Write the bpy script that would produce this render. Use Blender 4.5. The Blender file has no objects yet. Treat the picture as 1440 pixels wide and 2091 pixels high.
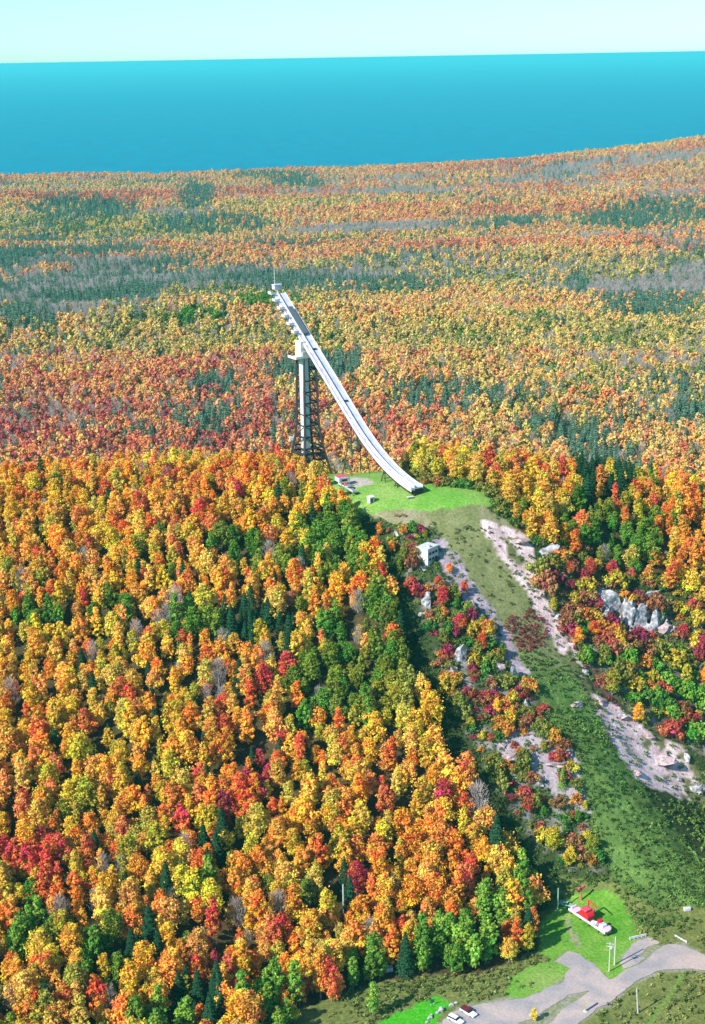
import bpy, math, random
import numpy as np
from mathutils import Vector, Matrix

# ------------------------------------------------------------------ camera, sky, sun, exposure
scene = bpy.context.scene
C = scene.collection
FPX = 3000.0                                   # focal length in photo pixels (photo 1440 x 2091)
TH = math.atan(928 / 3000.0)                   # pitch down
ROLL = math.radians(1.0)
HC = 187.0                                     # camera height above the take-off knoll
fwd = np.array([0, math.cos(TH), -math.sin(TH)])
rt0 = np.array([1.0, 0, 0]); up0 = np.array([0, math.sin(TH), math.cos(TH)])
rt = math.cos(ROLL) * rt0 - math.sin(ROLL) * up0
up = math.sin(ROLL) * rt0 + math.cos(ROLL) * up0
cam = bpy.data.cameras.new('camera')
camo = bpy.data.objects.new('camera', cam); C.objects.link(camo)
cam.sensor_fit = 'VERTICAL'; cam.sensor_height = 36; cam.sensor_width = 36; cam.lens = FPX / 2091 * 36
cam.clip_start = 1.0; cam.clip_end = 400000
mw = Matrix.Identity(4)
for i in range(3):
    mw[i][0] = rt[i]; mw[i][1] = up[i]; mw[i][2] = -fwd[i]
mw[2][3] = HC
camo.matrix_world = mw
scene.camera = camo

SUNV = np.array([-0.80, -0.60, 0.0]) * math.cos(math.radians(37)) + np.array([0, 0, math.sin(math.radians(37))])
SUNV /= np.linalg.norm(SUNV)
w = bpy.data.worlds.new('World'); scene.world = w; w.use_nodes = True
nt = w.node_tree; bg = nt.nodes['Background']
sky = nt.nodes.new('ShaderNodeTexSky'); sky.sky_type = 'NISHITA'; sky.sun_disc = False
sky.sun_elevation = math.radians(37); sky.sun_rotation = math.atan2(SUNV[0], SUNV[1])
sky.altitude = 300; sky.air_density = 1.0; sky.dust_density = 0.35; sky.ozone_density = 2.0
tint = nt.nodes.new('ShaderNodeMix'); tint.data_type = 'RGBA'; tint.blend_type = 'MULTIPLY'
tint.inputs['Factor'].default_value = 1.0
nt.links.new(sky.outputs[0], tint.inputs['A']); tint.inputs['B'].default_value = (0.58, 1.0, 1.20, 1)
nt.links.new(tint.outputs['Result'], bg.inputs['Color']); bg.inputs['Strength'].default_value = 0.12
sun = bpy.data.lights.new('sun', 'SUN'); sun.energy = 5.0; sun.angle = math.radians(0.5); sun.color = (1.0, 0.955, 0.90)
suno = bpy.data.objects.new('sun', sun); C.objects.link(suno); suno.location = (0, 0, 300)
suno.rotation_euler = Vector(SUNV).to_track_quat('Z', 'Y').to_euler()
scene.view_settings.view_transform = 'Standard'; scene.view_settings.look = 'None'
scene.view_settings.exposure = 0.62; scene.view_settings.gamma = 1.0
scene.render.engine = 'CYCLES'
scene.cycles.max_bounces = 5; scene.cycles.diffuse_bounces = 2; scene.cycles.glossy_bounces = 2
scene.cycles.transmission_bounces = 3; scene.cycles.transparent_max_bounces = 6; scene.cycles.volume_bounces = 1

# ------------------------------------------------------------------ numeric helpers
rng = np.random.default_rng(11)
random.seed(5)
def proj(P):
    d = np.asarray(P, float) - np.array([0, 0, HC]); wz = d @ fwd
    return 720 + FPX * (d @ rt) / wz, 1045.5 - FPX * (d @ up) / wz, wz
_LAT = np.random.default_rng(3).random((256, 256))
def vnoise(x, y, s, o=0.0):
    x = np.asarray(x, float) / s + 37.3 + o * 17.1; y = np.asarray(y, float) / s + 91.7 + o * 5.3
    xi = np.floor(x).astype(int); yi = np.floor(y).astype(int); fx = x - xi; fy = y - yi
    fx = fx * fx * (3 - 2 * fx); fy = fy * fy * (3 - 2 * fy)
    a = _LAT[xi % 256, yi % 256]; b = _LAT[(xi + 1) % 256, yi % 256]
    c = _LAT[xi % 256, (yi + 1) % 256]; d = _LAT[(xi + 1) % 256, (yi + 1) % 256]
    return (a * (1 - fx) + b * fx) * (1 - fy) + (c * (1 - fx) + d * fx) * fy     # 0..1
def fnoise(x, y, s, o=0.0):
    return (vnoise(x, y, s, o) * .55 + vnoise(x, y, s / 2.1, o + 3) * .3 + vnoise(x, y, s / 4.3, o + 7) * .15) * 2 - 1
def sstep(a, b, x):
    t = np.clip((np.asarray(x, float) - a) / (b - a), 0, 1); return t * t * (3 - 2 * t)

# ------------------------------------------------------------------ terrain height
CP = np.array([(30,638,0),(-4,651,-.5),(56,619,-2.5),(39,615,-5),(4,625,-3),(30,665,-1),(60,655,-2),(90,668,-5),
 (-22,686,-7),(-22,708,-13),(10,690,-6),(50,700,-8),(90,700,-14),(169,672,-22),(130,640,-20),(122,600,-45),(145,557,-83),
 (140,531,-104),(100,606,-30),(200,640,-45),(200,560,-90),(230,500,-114),(58,586,-29),(71,556,-50),(90,519,-76),(113,485,-103),
 (130,470,-113),(33,587,-21),(26,537,-52),(46,498,-85),(69,480,-109),(-20,600,-22),(-60,640,-10),(-60,600,-25),(-60,560,-45),
 (-60,500,-75),(-60,440,-100),(-60,400,-113),(-10,540,-52),(0,500,-78),(10,460,-102),(0,428,-114),(-170,690,-12),(-80,695,-8),
 (-260,690,-16),(-170,640,-20),(-170,580,-44),(-170,520,-70),(-170,460,-94),(-170,400,-113),(-260,560,-55),(-260,400,-116),
 (80,440,-118),(130,400,-121),(40,400,-120),(160,450,-119),(-170,760,-38),(-20,765,-38),(100,765,-40),(220,740,-58),
 (-250,850,-88),(-100,850,-88),(50,850,-88),(220,850,-90),(-320,640,-30),(-320,480,-90),(300,600,-70),(300,480,-114),
 (-150,330,-116),(60,330,-121),(200,330,-121)], float)
def _tps_fit(P):
    n = len(P); XY = P[:, :2] / 100.0
    r2 = ((XY[:, None] - XY[None]) ** 2).sum(-1); K = np.where(r2 > 0, .5 * r2 * np.log(r2 + 1e-20), 0) + np.eye(n) * .01
    A = np.zeros((n + 3, n + 3)); A[:n, :n] = K; A[:n, n] = 1; A[:n, n + 1:] = XY; A[n, :n] = 1; A[n + 1:, :n] = XY.T
    return XY, np.linalg.solve(A, np.concatenate([P[:, 2], [0, 0, 0]]))
_TX, _TW = _tps_fit(CP)
def _tps(x, y):
    x = np.ravel(x) / 100.0; y = np.ravel(y) / 100.0; out = np.empty(len(x))
    for i in range(0, len(x), 40000):
        a = x[i:i + 40000]; b = y[i:i + 40000]
        r2 = (a[:, None] - _TX[None, :, 0]) ** 2 + (b[:, None] - _TX[None, :, 1]) ** 2
        out[i:i + 40000] = (.5 * r2 * np.log(r2 + 1e-20)) @ _TW[:-3] + _TW[-3] + a * _TW[-2] + b * _TW[-1]
    return out
def _g(x, y, cx, cy, sx, sy, h):
    return h * np.exp(-((x - cx) / sx) ** 2 - ((y - cy) / sy) ** 2)
LAKE_Z = -171.0
def far_h(x, y):
    z = -110 - .0165 * (y - 1000)
    z = z + fnoise(x * .45, y, 330, 1) * 26 * sstep(800, 1500, y) * (1 - .75 * sstep(3600, 4300, y)) + fnoise(x, y, 120, 2) * 3
    z = z + _g(x, y, -150, 1720, 330, 120, 26) + _g(x, y, 620, 2350, 480, 200, 34) + _g(x, y, 700, 3300, 700, 260, 40)
    z = z + _g(x, y, 1700, 4350, 1050, 560, 146) + _g(x, y, 150, 4300, 420, 300, 10) + _g(x, y, -500, 2300, 360, 170, -14) + _g(x, y, -700, 3500, 600, 200, 22)
    return z - 60 * sstep(4820 + (x > 0) * x * .35, 5200 + (x > 0) * x * .45, y)
def terr(x, y):
    x = np.asarray(x, float); y = np.asarray(y, float); sh = x.shape
    x = x.ravel(); y = y.ravel()
    xc = np.clip(x, -330, 320); yc = np.clip(y, 320, 900)
    t = _tps(xc, yc)
    k = 1.6
    fl = -111 + k * np.logaddexp(0, (t + 111) / k)
    b = sstep(540, 600, y)
    t = fl * (1 - b) + t * b
    steep = np.clip((t + 108) / 10, 0, 1) * (1 - sstep(600, 640, y) * (1 - sstep(660, 700, y)) * (np.abs(x - 20) < 60))
    t = t + fnoise(x, y, 26, 4) * 1.6 * steep + fnoise(x, y, 7, 5) * .35 * steep
    wf = sstep(780, 980, y)
    wx = np.maximum(sstep(250, 600, x), sstep(270, 600, -x)) * sstep(-200, 0, -0 * x) 
    z = t * (1 - wf) + far_h(x, y) * wf
    z = z * (1 - wx * (1 - wf)) + (-110 + (t + 110) * .25) * wx * (1 - wf)
    return z.reshape(sh)
def T1(x, y): return float(terr(np.array([x]), np.array([y]))[0])
def G(u, v, lift=0.0):
    """photo pixel -> the point of the ground seen there"""
    d = fwd + (u - 720) / FPX * rt - (v - 1045.5) / FPX * up
    ts = np.arange(300, 1500, 4.0)
    P = ts[:, None] * d[None] + np.array([0, 0, HC])
    below = P[:, 2] < terr(P[:, 0], P[:, 1]) + lift
    i = int(np.argmax(below)) if below.any() else len(ts) - 1
    ts = np.linspace(ts[max(i - 1, 0)], ts[i], 41)
    P = ts[:, None] * d[None] + np.array([0, 0, HC])
    below = P[:, 2] < terr(P[:, 0], P[:, 1]) + lift
    i = int(np.argmax(below)) if below.any() else 40
    return P[i]
def GP(poly): return np.array([G(u, v)[:2] for u, v in poly])
def inpoly(poly, x, y):
    x = np.asarray(x); y = np.asarray(y); c = np.zeros(x.shape, bool); n = len(poly); j = n - 1
    for i in range(n):
        xi, yi = poly[i]; xj, yj = poly[j]
        m = ((yi > y) != (yj > y)) & (x < (xj - xi) * (y - yi) / (yj - yi + 1e-12) + xi)
        c ^= m; j = i
    return c

# ------------------------------------------------------------------ materials
def mat(name, col, rough=.7, metal=0.0, noise=0.0, nscale=1.0, col2=None, bump=0.0):
    m = bpy.data.materials.new(name); m.use_nodes = True; n = m.node_tree; b = n.nodes['Principled BSDF']
    b.inputs['Base Color'].default_value = (*col, 1); b.inputs['Roughness'].default_value = rough; b.inputs['Metallic'].default_value = metal
    if noise or bump:
        tc = n.nodes.new('ShaderNodeTexCoord'); nz = n.nodes.new('ShaderNodeTexNoise'); nz.inputs['Scale'].default_value = nscale; nz.inputs['Detail'].default_value = 6
        n.links.new(tc.outputs['Object'], nz.inputs['Vector'])
        if noise:
            mx = n.nodes.new('ShaderNodeMix'); mx.data_type = 'RGBA'
            mr = n.nodes.new('ShaderNodeMapRange'); mr.inputs['From Min'].default_value = .5 - .3 / noise * .5; mr.inputs['From Max'].default_value = .5 + .3 / noise * .5
            n.links.new(nz.outputs['Fac'], mr.inputs['Value']); n.links.new(mr.outputs[0], mx.inputs['Factor'])
            mx.inputs['A'].default_value = (*col, 1); mx.inputs['B'].default_value = (*(col2 or [c * .55 for c in col]), 1)
            n.links.new(mx.outputs['Result'], b.inputs['Base Color'])
        if bump:
            bp = n.nodes.new('ShaderNodeBump'); bp.inputs['Strength'].default_value = bump; n.links.new(nz.outputs['Fac'], bp.inputs['Height']); n.links.new(bp.outputs[0], b.inputs['Normal'])
    return m
M = dict(
 white=mat('white_paint', (.74, .71, .76), .55, noise=.9, nscale=.5, col2=(.42, .40, .43)),
 deck=mat('pale_deck_boards', (.62, .61, .70), .6, noise=.9, nscale=.35, col2=(.46, .45, .53)),
 cream=mat('cream_cladding', (.74, .72, .60), .6, noise=.5, nscale=.4, col2=(.60, .60, .50)),
 shaft=mat('pale_shaft_cladding', (.52, .56, .49), .6, noise=.6, nscale=.3, col2=(.5, .56, .54)),
 steel=mat('dark_weathering_steel', (.016, .013, .018), .7, noise=.7, nscale=1.0, col2=(.035, .02, .02)),
 glass=mat('grey_glass', (.10, .13, .14), .2),
 grey=mat('grey_metal', (.36, .36, .37), .5, .3, noise=.5, nscale=1.5),
 concrete=mat('weathered_concrete', (.62, .64, .58), .85, noise=.8, nscale=.7, col2=(.42, .43, .38), bump=.2),
 dark=mat('dark_opening', (.015, .016, .018), .6),
 red=mat('red_paint', (.68, .015, .02), .45, noise=.5, nscale=1.2, col2=(.55, .01, .02)),
 pink=mat('faded_red_paint', (.66, .10, .13), .6, noise=.7, nscale=2, col2=(.5, .06, .08)),
 darkred=mat('dark_red_paint', (.16, .012, .02), .35),
 carwhite=mat('white_car_paint', (.80, .80, .80), .3),
 tyre=mat('black_rubber', (.02, .02, .02), .8), carglass=mat('tinted_car_glass', (.02, .025, .03), .1),
 green=mat('pale_green_paint', (.25, .45, .30), .5), lamp=mat('lamp_lens', (.5, .1, .05), .2),
 pole=mat('silvered_wood', (.55, .55, .50), .8, noise=.7, nscale=1.0, col2=(.38, .38, .33)),
 bark=mat('grey_bark', (.24, .21, .19), .9, noise=.8, nscale=1.2, col2=(.10, .08, .07)),
 rock=mat('pale_grey_rock', (.50, .49, .47), .9, noise=1.4, nscale=.6, col2=(.17, .16, .17), bump=.6),
 pinkrock=mat('pinkish_rock', (.56, .41, .38), .9, noise=1.3, nscale=.7, col2=(.28, .20, .21), bump=.6),
 wood=mat('brown_timber', (.18, .09, .05), .8), lilac=mat('faded_pink_white_paint', (.72, .50, .62), .5))

def leaf_mat(name, inst):
    m = bpy.data.materials.new(name); m.use_nodes = True; n = m.node_tree; n.nodes.clear()
    out = n.nodes.new('ShaderNodeOutputMaterial'); lv = n.nodes.new('ShaderNodeAttribute'); lv.attribute_name = 'lv'
    if inst:
        oc = n.nodes.new('ShaderNodeAttribute'); oc.attribute_type = 'INSTANCER'; oc.attribute_name = 'tcol'; src = oc.outputs['Color']
    else:
        oc = n.nodes.new('ShaderNodeObjectInfo'); src = oc.outputs['Color']
    sp = n.nodes.new('ShaderNodeSeparateColor'); n.links.new(lv.outputs['Color'], sp.inputs['Color'])
    hs = n.nodes.new('ShaderNodeHueSaturation'); n.links.new(src, hs.inputs['Color'])
    n.links.new(sp.outputs['Green'], hs.inputs['Hue']); 
    mul = n.nodes.new('ShaderNodeMath'); mul.operation = 'MULTIPLY'; mul.inputs[1].default_value = 2.0
    n.links.new(sp.outputs['Red'], mul.inputs[0]); n.links.new(mul.outputs[0], hs.inputs['Value'])
    d = n.nodes.new('ShaderNodeBsdfDiffuse'); t = n.nodes.new('ShaderNodeBsdfTranslucent'); mx = n.nodes.new('ShaderNodeMixShader'); mx.inputs[0].default_value = .22
    for s in (d, t): n.links.new(hs.outputs[0], s.inputs['Color'])
    n.links.new(d.outputs[0], mx.inputs[1]); n.links.new(t.outputs[0], mx.inputs[2]); n.links.new(mx.outputs[0], out.inputs['Surface'])
    return m
LEAF_O = leaf_mat('autumn_leaves', False); LEAF_I = leaf_mat('autumn_leaves_mass', True)

# ------------------------------------------------------------------ mesh helpers
class MB:
    def __init__(s): s.v = []; s.f = []; s.n = 0
    def add(s, v, f):
        s.v.append(np.asarray(v, float)); s.f += [tuple(i + s.n for i in q) for q in f]; s.n += len(v); return s
    def obox(s, c, ax, ay, az):          # centre and three half-axis vectors
        c, ax, ay, az = (np.asarray(q, float) for q in (c, ax, ay, az))
        v = [c + i * ax + j * ay + k * az for k in (-1, 1) for j in (-1, 1) for i in (-1, 1)]
        return s.add(v, [(0, 2, 3, 1), (4, 5, 7, 6), (0, 1, 5, 4), (2, 6, 7, 3), (0, 4, 6, 2), (1, 3, 7, 5)])
    def box(s, c, size, yaw=0.0):
        a, b = math.cos(yaw), math.sin(yaw)
        return s.obox(c, np.array([a, b, 0]) * size[0] / 2, np.array([-b, a, 0]) * size[1] / 2, (0, 0, size[2] / 2))
    def beam(s, p, q, w, h=None, upv=(0, 0, 1)):
        p = np.asarray(p, float); q = np.asarray(q, float); d = q - p; L = np.linalg.norm(d); d = d / L
        u = np.asarray(upv, float); x = np.cross(d, u)
        if np.linalg.norm(x) < 1e-3: x = np.cross(d, (0, 1, 0))
        x /= np.linalg.norm(x); y = np.cross(x, d); h = h or w
        return s.obox((p + q) / 2, x * w / 2, y * h / 2, d * L / 2)
    def tube(s, pts, rad, seg=8, cap=True):
        pts = [np.asarray(p, float) for p in pts]; rad = rad if hasattr(rad, '__len__') else [rad] * len(pts)
        V = []; Fc = []; x = None
        for i, p in enumerate(pts):
            d = pts[min(i + 1, len(pts) - 1)] - pts[max(i - 1, 0)]; d /= np.linalg.norm(d)
            r = np.array([1., 0, 0]) if abs(d[0]) < .9 else np.array([0, 1., 0])
            x = np.cross(d, r); x /= np.linalg.norm(x); y = np.cross(d, x)
            for k in range(seg):
                a = 2 * math.pi * k / seg; V.append(p + rad[i] * (math.cos(a) * x + math.sin(a) * y))
        for i in range(len(pts) - 1):
            for k in range(seg):
                k2 = (k + 1) % seg; Fc.append((i * seg + k, i * seg + k2, (i + 1) * seg + k2, (i + 1) * seg + k))
        if cap: Fc += [tuple(range(seg))[::-1], tuple((len(pts) - 1) * seg + k for k in range(seg))]
        return s.add(V, Fc)
    def build(s, name, m, parent=None, origin=None, smooth=False, bevel=0.0):
        me = bpy.data.meshes.new(name); V = np.concatenate(s.v)
        o0 = np.zeros(3)
        if parent is not None: o0 = np.array(parent['_w'])
        elif origin is not None: o0 = np.asarray(origin, float)
        me.from_pydata((V - o0).tolist(), [], s.f); me.validate()
        if m is not None: me.materials.append(m)
        if smooth: me.polygons.foreach_set('use_smooth', [True] * len(me.polygons))
        o = bpy.data.objects.new(name, me); C.objects.link(o)
        if parent is not None: o.parent = parent; o['_w'] = tuple(o0)
        else: o.location = o0; o['_w'] = tuple(o0)
        if bevel:
            b = o.modifiers.new('bevel', 'BEVEL'); b.width = bevel; b.segments = 2
        return o
def tag(o, label=None, cat=None, group=None, kind=None):
    for k, v in (('label', label), ('category', cat), ('group', group), ('kind', kind)):
        if v: o[k] = v
    return o
def thing(name, label, cat, loc, group=None):
    o = bpy.data.objects.new(name, None); C.objects.link(o); o.location = loc; o.empty_display_size = .5
    o['_w'] = tuple(float(c) for c in loc)
    return tag(o, label, cat, group)

# ------------------------------------------------------------------ zones of the ground (photo outlines laid on the terrain)
Z = {k: GP(v) for k, v in dict(
 field=[(655,975),(700,963),(770,962),(860,985),(985,1000),(1010,1035),(900,1046),(790,1042),(735,1052),(720,1040),(660,1015)],
 fieldbare=[(715,975),(755,978),(758,990),(728,994),(705,985)],
 crest=[(740,1040),(870,1038),(985,1030),(1030,1060),(1095,1110),(1010,1080),(985,1080),(870,1075),(800,1075)],
 strip=[(865,1042),(985,1036),(985,1078),(1010,1115),(1050,1165),(1085,1235),(1120,1295),(1165,1350),(1195,1410),(1240,1500),(1300,1590),(1360,1680),(1440,1760),(1440,1850),(1330,1850),(1255,1790),(1212,1690),(1190,1600),(1150,1520),(1110,1440),(1075,1370),(1035,1290),(985,1215),(950,1160),(905,1100)],
 pink=[(985,1062),(1020,1070),(1055,1085),(1090,1108),(1095,1150),(1100,1200),(1130,1245),(1150,1290),(1190,1350),(1215,1420),(1260,1440),(1320,1490),(1400,1530),(1440,1600),(1440,1640),(1360,1625),(1300,1592),(1240,1500),(1195,1412),(1165,1352),(1120,1297),(1085,1237),(1050,1167),(1010,1115),(985,1078)],
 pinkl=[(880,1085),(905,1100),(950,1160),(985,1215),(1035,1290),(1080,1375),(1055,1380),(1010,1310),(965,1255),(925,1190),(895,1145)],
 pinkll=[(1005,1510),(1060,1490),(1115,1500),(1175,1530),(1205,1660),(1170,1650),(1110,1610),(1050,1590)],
 lawn=[(1098,1890),(1120,1870),(1150,1835),(1200,1818),(1245,1812),(1272,1840),(1292,1885),(1303,1915),(1285,1935),(1262,1960),(1285,1975),(1246,2000),(1232,1990),(1205,1965),(1184,1949),(1157,1943),(1130,1962),(1103,1945)],
 lawnb=[(1040,2000),(1075,1975),(1130,1962),(1165,1978),(1152,2002),(1085,2034),(1050,2040),(1030,2030)],
 lawnc=[(770,2091),(800,2072),(890,2035),(918,2050),(895,2075),(885,2110),(770,2110)],
 islea=[(1120,2064),(1150,2040),(1188,2027),(1186,2038),(1130,2071),(1085,2100),(1055,2100)],
 isleb=[(1303,1950),(1318,1933),(1342,1929),(1335,1940),(1308,1953)],
 track=[(1393,1985),(1400,1988),(1368,2040),(1345,2068),(1325,2100),(1315,2100),(1340,2060),(1362,2035)],
 path=[(1152,1872),(1160,1872),(1172,1900),(1184,1935),(1176,1940),(1162,1905)],
 bottom=[(1500,1850),(1500,2420),(380,2420),(620,2060),(720,2022),(820,2002),(920,1990),(1000,1985),(1080,1945),(1100,1880),(1130,1800),(1250,1790),(1330,1850)],
 noforest=[(668,970),(700,958),(760,957),(850,980),(990,1000),(1035,1062),(1100,1112),(1180,1140),(1300,1190),(1500,1260),(1500,2420),(420,2420),(560,2150),(620,2070),(720,2028),(820,2005),(920,1992),(1000,1990),(1085,1950),(1100,1880),(1095,1830),(980,1690),(893,1510),(832,1340),(775,1150),(712,1060),(672,1030),(655,1008),(648,985),(600,972),(588,940),(660,930)],
 scrubr=[(1098,1140),(1180,1150),(1300,1200),(1480,1270),(1480,1560),(1400,1520),(1320,1480),(1262,1432),(1222,1410),(1192,1345),(1155,1285),(1135,1240),(1105,1195)],
 scrubl=[(790,1085),(870,1088),(893,1150),(925,1195),(965,1260),(1010,1315),(1055,1385),(1110,1445),(1150,1525),(1180,1600),(1200,1690),(1240,1790),(1150,1770),(1060,1680),(1010,1600),(960,1510),(905,1400),(870,1290),(825,1180)],
 ).items()}
RDP = GP([(1500,1935),(1440,1950),(1401,1926),(1345,1932),(1316,1910),(1280,1925),(1262,1960),(1205,1960),(1157,1940),(1130,1965),(1155,1985),(1085,2030),(1000,2042),(940,2052),(890,2090),(890,2130),(1190,2130),(1184,2098),(1225,2065),(1262,2042),(1295,2015),(1350,1988),(1396,1983),(1500,1999)])
# ------------------------------------------------------------------ ground sheet
def axis(parts):
    out = [parts[0][0]]
    for a, b, s in parts:
        n = max(1, int(round((b - a) / s))); out += list(np.linspace(a, b, n + 1)[1:])
    return np.array(out)
gx = axis([(-9000, -3000, 400), (-3000, -1500, 90), (-1500, -500, 35), (-500, -200, 10), (-200, 210, 1.5), (210, 500, 10), (500, 1500, 35), (1500, 4000, 90), (4000, 9000, 400)])
gy = axis([(-200, 200, 40), (200, 385, 12), (385, 690, 1.35), (690, 800, 3), (800, 1500, 14), (1500, 3500, 30), (3500, 6600, 40)])
X, Y = np.meshgrid(gx, gy); Zt = terr(X, Y)
x = X.ravel(); y = Y.ravel()
jx = x + fnoise(x, y, 6, 21) * 2.2; jy = y + fnoise(x, y, 6, 22) * 2.2
def lin(a, b, t): return np.asarray(a)[None] * (1 - t[:, None]) + np.asarray(b)[None] * t[:, None]
n1 = vnoise(x, y, 3.1, 31); n2 = vnoise(x, y, 11, 32); n3 = vnoise(x, y, 1.6, 33)
col = lin((.05, .045, .02), (.10, .075, .03), n1)                                  # forest floor
def paint(name, a, b, t, jit=1.0):
    m = inpoly(Z[name], x + (jx - x) * jit, y + (jy - y) * jit); c = lin(a, b, t); col[m] = c[m]
farm = y > 760
col[farm] = lin((.14, .13, .04), (.24, .15, .06), n2)[farm]
ns = inpoly(Z['noforest'], x, y)
c = lin((.025, .045, .015), (.06, .085, .025), n1 * .6 + n3 * .4); col[ns] = c[ns]
paint('scrubr', (.10, .085, .045), (.36, .31, .29), np.clip(n1 * 1.7 - .75, 0, 1))
paint('scrubl', (.06, .08, .03), (.38, .31, .30), np.clip(n1 * 1.9 - .9, 0, 1))
paint('bottom', (.09, .13, .03), (.24, .25, .07), n1 * .5 + n3 * .5)
paint('crest', (.20, .20, .08), (.34, .30, .17), n1)
paint('field', (.14, .34, .04), (.30, .42, .10), np.clip(n1 * .5 + fnoise(x, y, 20, 97) * .7 + .1, 0, 1))
paint('fieldbare', (.42, .36, .28), (.50, .42, .36), n1)
paint('strip', (.13, .16, .05), (.24, .24, .10), n1 * .5 + n3 * .5)
low = inpoly(Z['strip'], jx, jy) & (y < 553)
tl = sstep(566, 545, y); c = lin((.055, .12, .025), (.17, .26, .06), np.clip(n1 * .4 + n3 * .4 + fnoise(x, y, 30, 95) * .3, 0, 1))
aL = (x * 74 - y * 130) / 150; aX = (x * 130 + y * 74) / 150; stk = vnoise(aX, aL * .09, 1.7, 93); c = c * (.65 + .75 * stk[:, None])
ms = inpoly(Z['strip'], jx, jy); col[ms] = col[ms] * (1 - tl[ms, None]) + c[ms] * tl[ms, None]
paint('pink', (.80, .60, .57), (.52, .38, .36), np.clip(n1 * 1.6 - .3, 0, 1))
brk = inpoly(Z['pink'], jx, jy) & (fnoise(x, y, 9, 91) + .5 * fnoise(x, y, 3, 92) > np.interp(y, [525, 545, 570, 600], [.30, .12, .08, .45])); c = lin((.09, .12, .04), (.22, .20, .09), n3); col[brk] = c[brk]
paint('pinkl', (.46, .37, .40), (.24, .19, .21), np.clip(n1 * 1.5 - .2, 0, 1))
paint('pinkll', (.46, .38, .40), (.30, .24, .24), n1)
for q_ in [RDP]:
    m = inpoly(q_, x + (jx - x) * .8, y + (jy - y) * .8); c = lin((.34, .30, .24), (.20, .24, .09), n3); col[m] = c[m]
paint('lawn', (.09, .28, .02), (.24, .40, .06), np.clip(n1 * .5 + n3 * .3 + fnoise(x, y, 14, 96) * .5, 0, 1), .8)
paint('lawnb', (.10, .32, .02), (.26, .36, .08), n2, .5)
paint('lawnc', (.05, .38, .01), (.08, .42, .02), n1, .5)
paint('track', (.14, .26, .04), (.20, .30, .07), n1, .3)
paint('path', (.34, .30, .20), (.24, .30, .10), n3, .4)
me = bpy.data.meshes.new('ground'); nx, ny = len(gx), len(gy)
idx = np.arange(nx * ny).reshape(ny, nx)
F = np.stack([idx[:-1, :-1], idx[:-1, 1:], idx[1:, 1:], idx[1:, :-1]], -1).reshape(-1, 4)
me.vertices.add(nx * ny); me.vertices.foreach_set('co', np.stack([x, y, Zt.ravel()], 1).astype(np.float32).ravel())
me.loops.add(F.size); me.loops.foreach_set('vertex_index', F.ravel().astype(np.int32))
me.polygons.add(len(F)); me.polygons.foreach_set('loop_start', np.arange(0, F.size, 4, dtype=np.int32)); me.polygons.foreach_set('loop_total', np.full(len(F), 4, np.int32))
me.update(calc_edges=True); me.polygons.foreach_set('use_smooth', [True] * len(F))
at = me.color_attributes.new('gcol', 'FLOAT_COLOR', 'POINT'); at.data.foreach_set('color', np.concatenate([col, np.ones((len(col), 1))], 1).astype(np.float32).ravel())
gm = bpy.data.materials.new('ground_cover'); gm.use_nodes = True; n = gm.node_tree; b = n.nodes['Principled BSDF']; b.inputs['Roughness'].default_value = .95; b.inputs['Specular IOR Level'].default_value = .1
a_ = n.nodes.new('ShaderNodeAttribute'); a_.attribute_name = 'gcol'; tc = n.nodes.new('ShaderNodeTexCoord'); nz = n.nodes.new('ShaderNodeTexNoise'); nz.inputs['Scale'].default_value = .9; nz.inputs['Detail'].default_value = 8; nz.inputs['Roughness'].default_value = .7
n.links.new(tc.outputs['Object'], nz.inputs['Vector']); mr = n.nodes.new('ShaderNodeMapRange'); mr.inputs['From Min'].default_value = .3; mr.inputs['From Max'].default_value = .7; mr.inputs['To Min'].default_value = .55; mr.inputs['To Max'].default_value = 1.35
n.links.new(nz.outputs['Fac'], mr.inputs['Value']); vm = n.nodes.new('ShaderNodeVectorMath'); vm.operation = 'SCALE'; n.links.new(a_.outputs['Color'], vm.inputs[0]); n.links.new(mr.outputs[0], vm.inputs['Scale']); n.links.new(vm.outputs[0], b.inputs['Base Color'])
bp = n.nodes.new('ShaderNodeBump'); bp.inputs['Strength'].default_value = .7; bp.inputs['Distance'].default_value = .6; n.links.new(nz.outputs['Fac'], bp.inputs['Height']); n.links.new(bp.outputs[0], b.inputs['Normal'])
me.materials.append(gm); ground = bpy.data.objects.new('ground', me); C.objects.link(ground); ground['kind'] = 'structure'

# lake
mb = MB(); mb.add([(-150000, 3600, LAKE_Z), (150000, 3600, LAKE_Z), (150000, 160000, LAKE_Z), (-150000, 160000, LAKE_Z)], [(0, 1, 2, 3)])
wm = bpy.data.materials.new('lake_water'); wm.use_nodes = True; n = wm.node_tree; b = n.nodes['Principled BSDF']
b.inputs['Base Color'].default_value = (0.0, .17, .30, 1); b.inputs['Roughness'].default_value = .5; b.inputs['Specular IOR Level'].default_value = .06
tc = n.nodes.new('ShaderNodeTexCoord'); mp = n.nodes.new('ShaderNodeMapping'); mp.inputs['Scale'].default_value = (.012, .003, 1)
nz = n.nodes.new('ShaderNodeTexNoise'); nz.inputs['Scale'].default_value = 1; nz.inputs['Detail'].default_value = 8; nz.inputs['Roughness'].default_value = .65
n.links.new(tc.outputs['Object'], mp.inputs['Vector']); n.links.new(mp.outputs[0], nz.inputs['Vector'])
cr = n.nodes.new('ShaderNodeMix'); cr.data_type = 'RGBA'; cr.inputs['A'].default_value = (0, .12, .185, 1); cr.inputs['B'].default_value = (0, .25, .32, 1)
n.links.new(nz.outputs['Fac'], cr.inputs['Factor']); n.links.new(cr.outputs['Result'], b.inputs['Base Color'])
lake = mb.build('lake_water', wm); lake['kind'] = 'structure'

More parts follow.
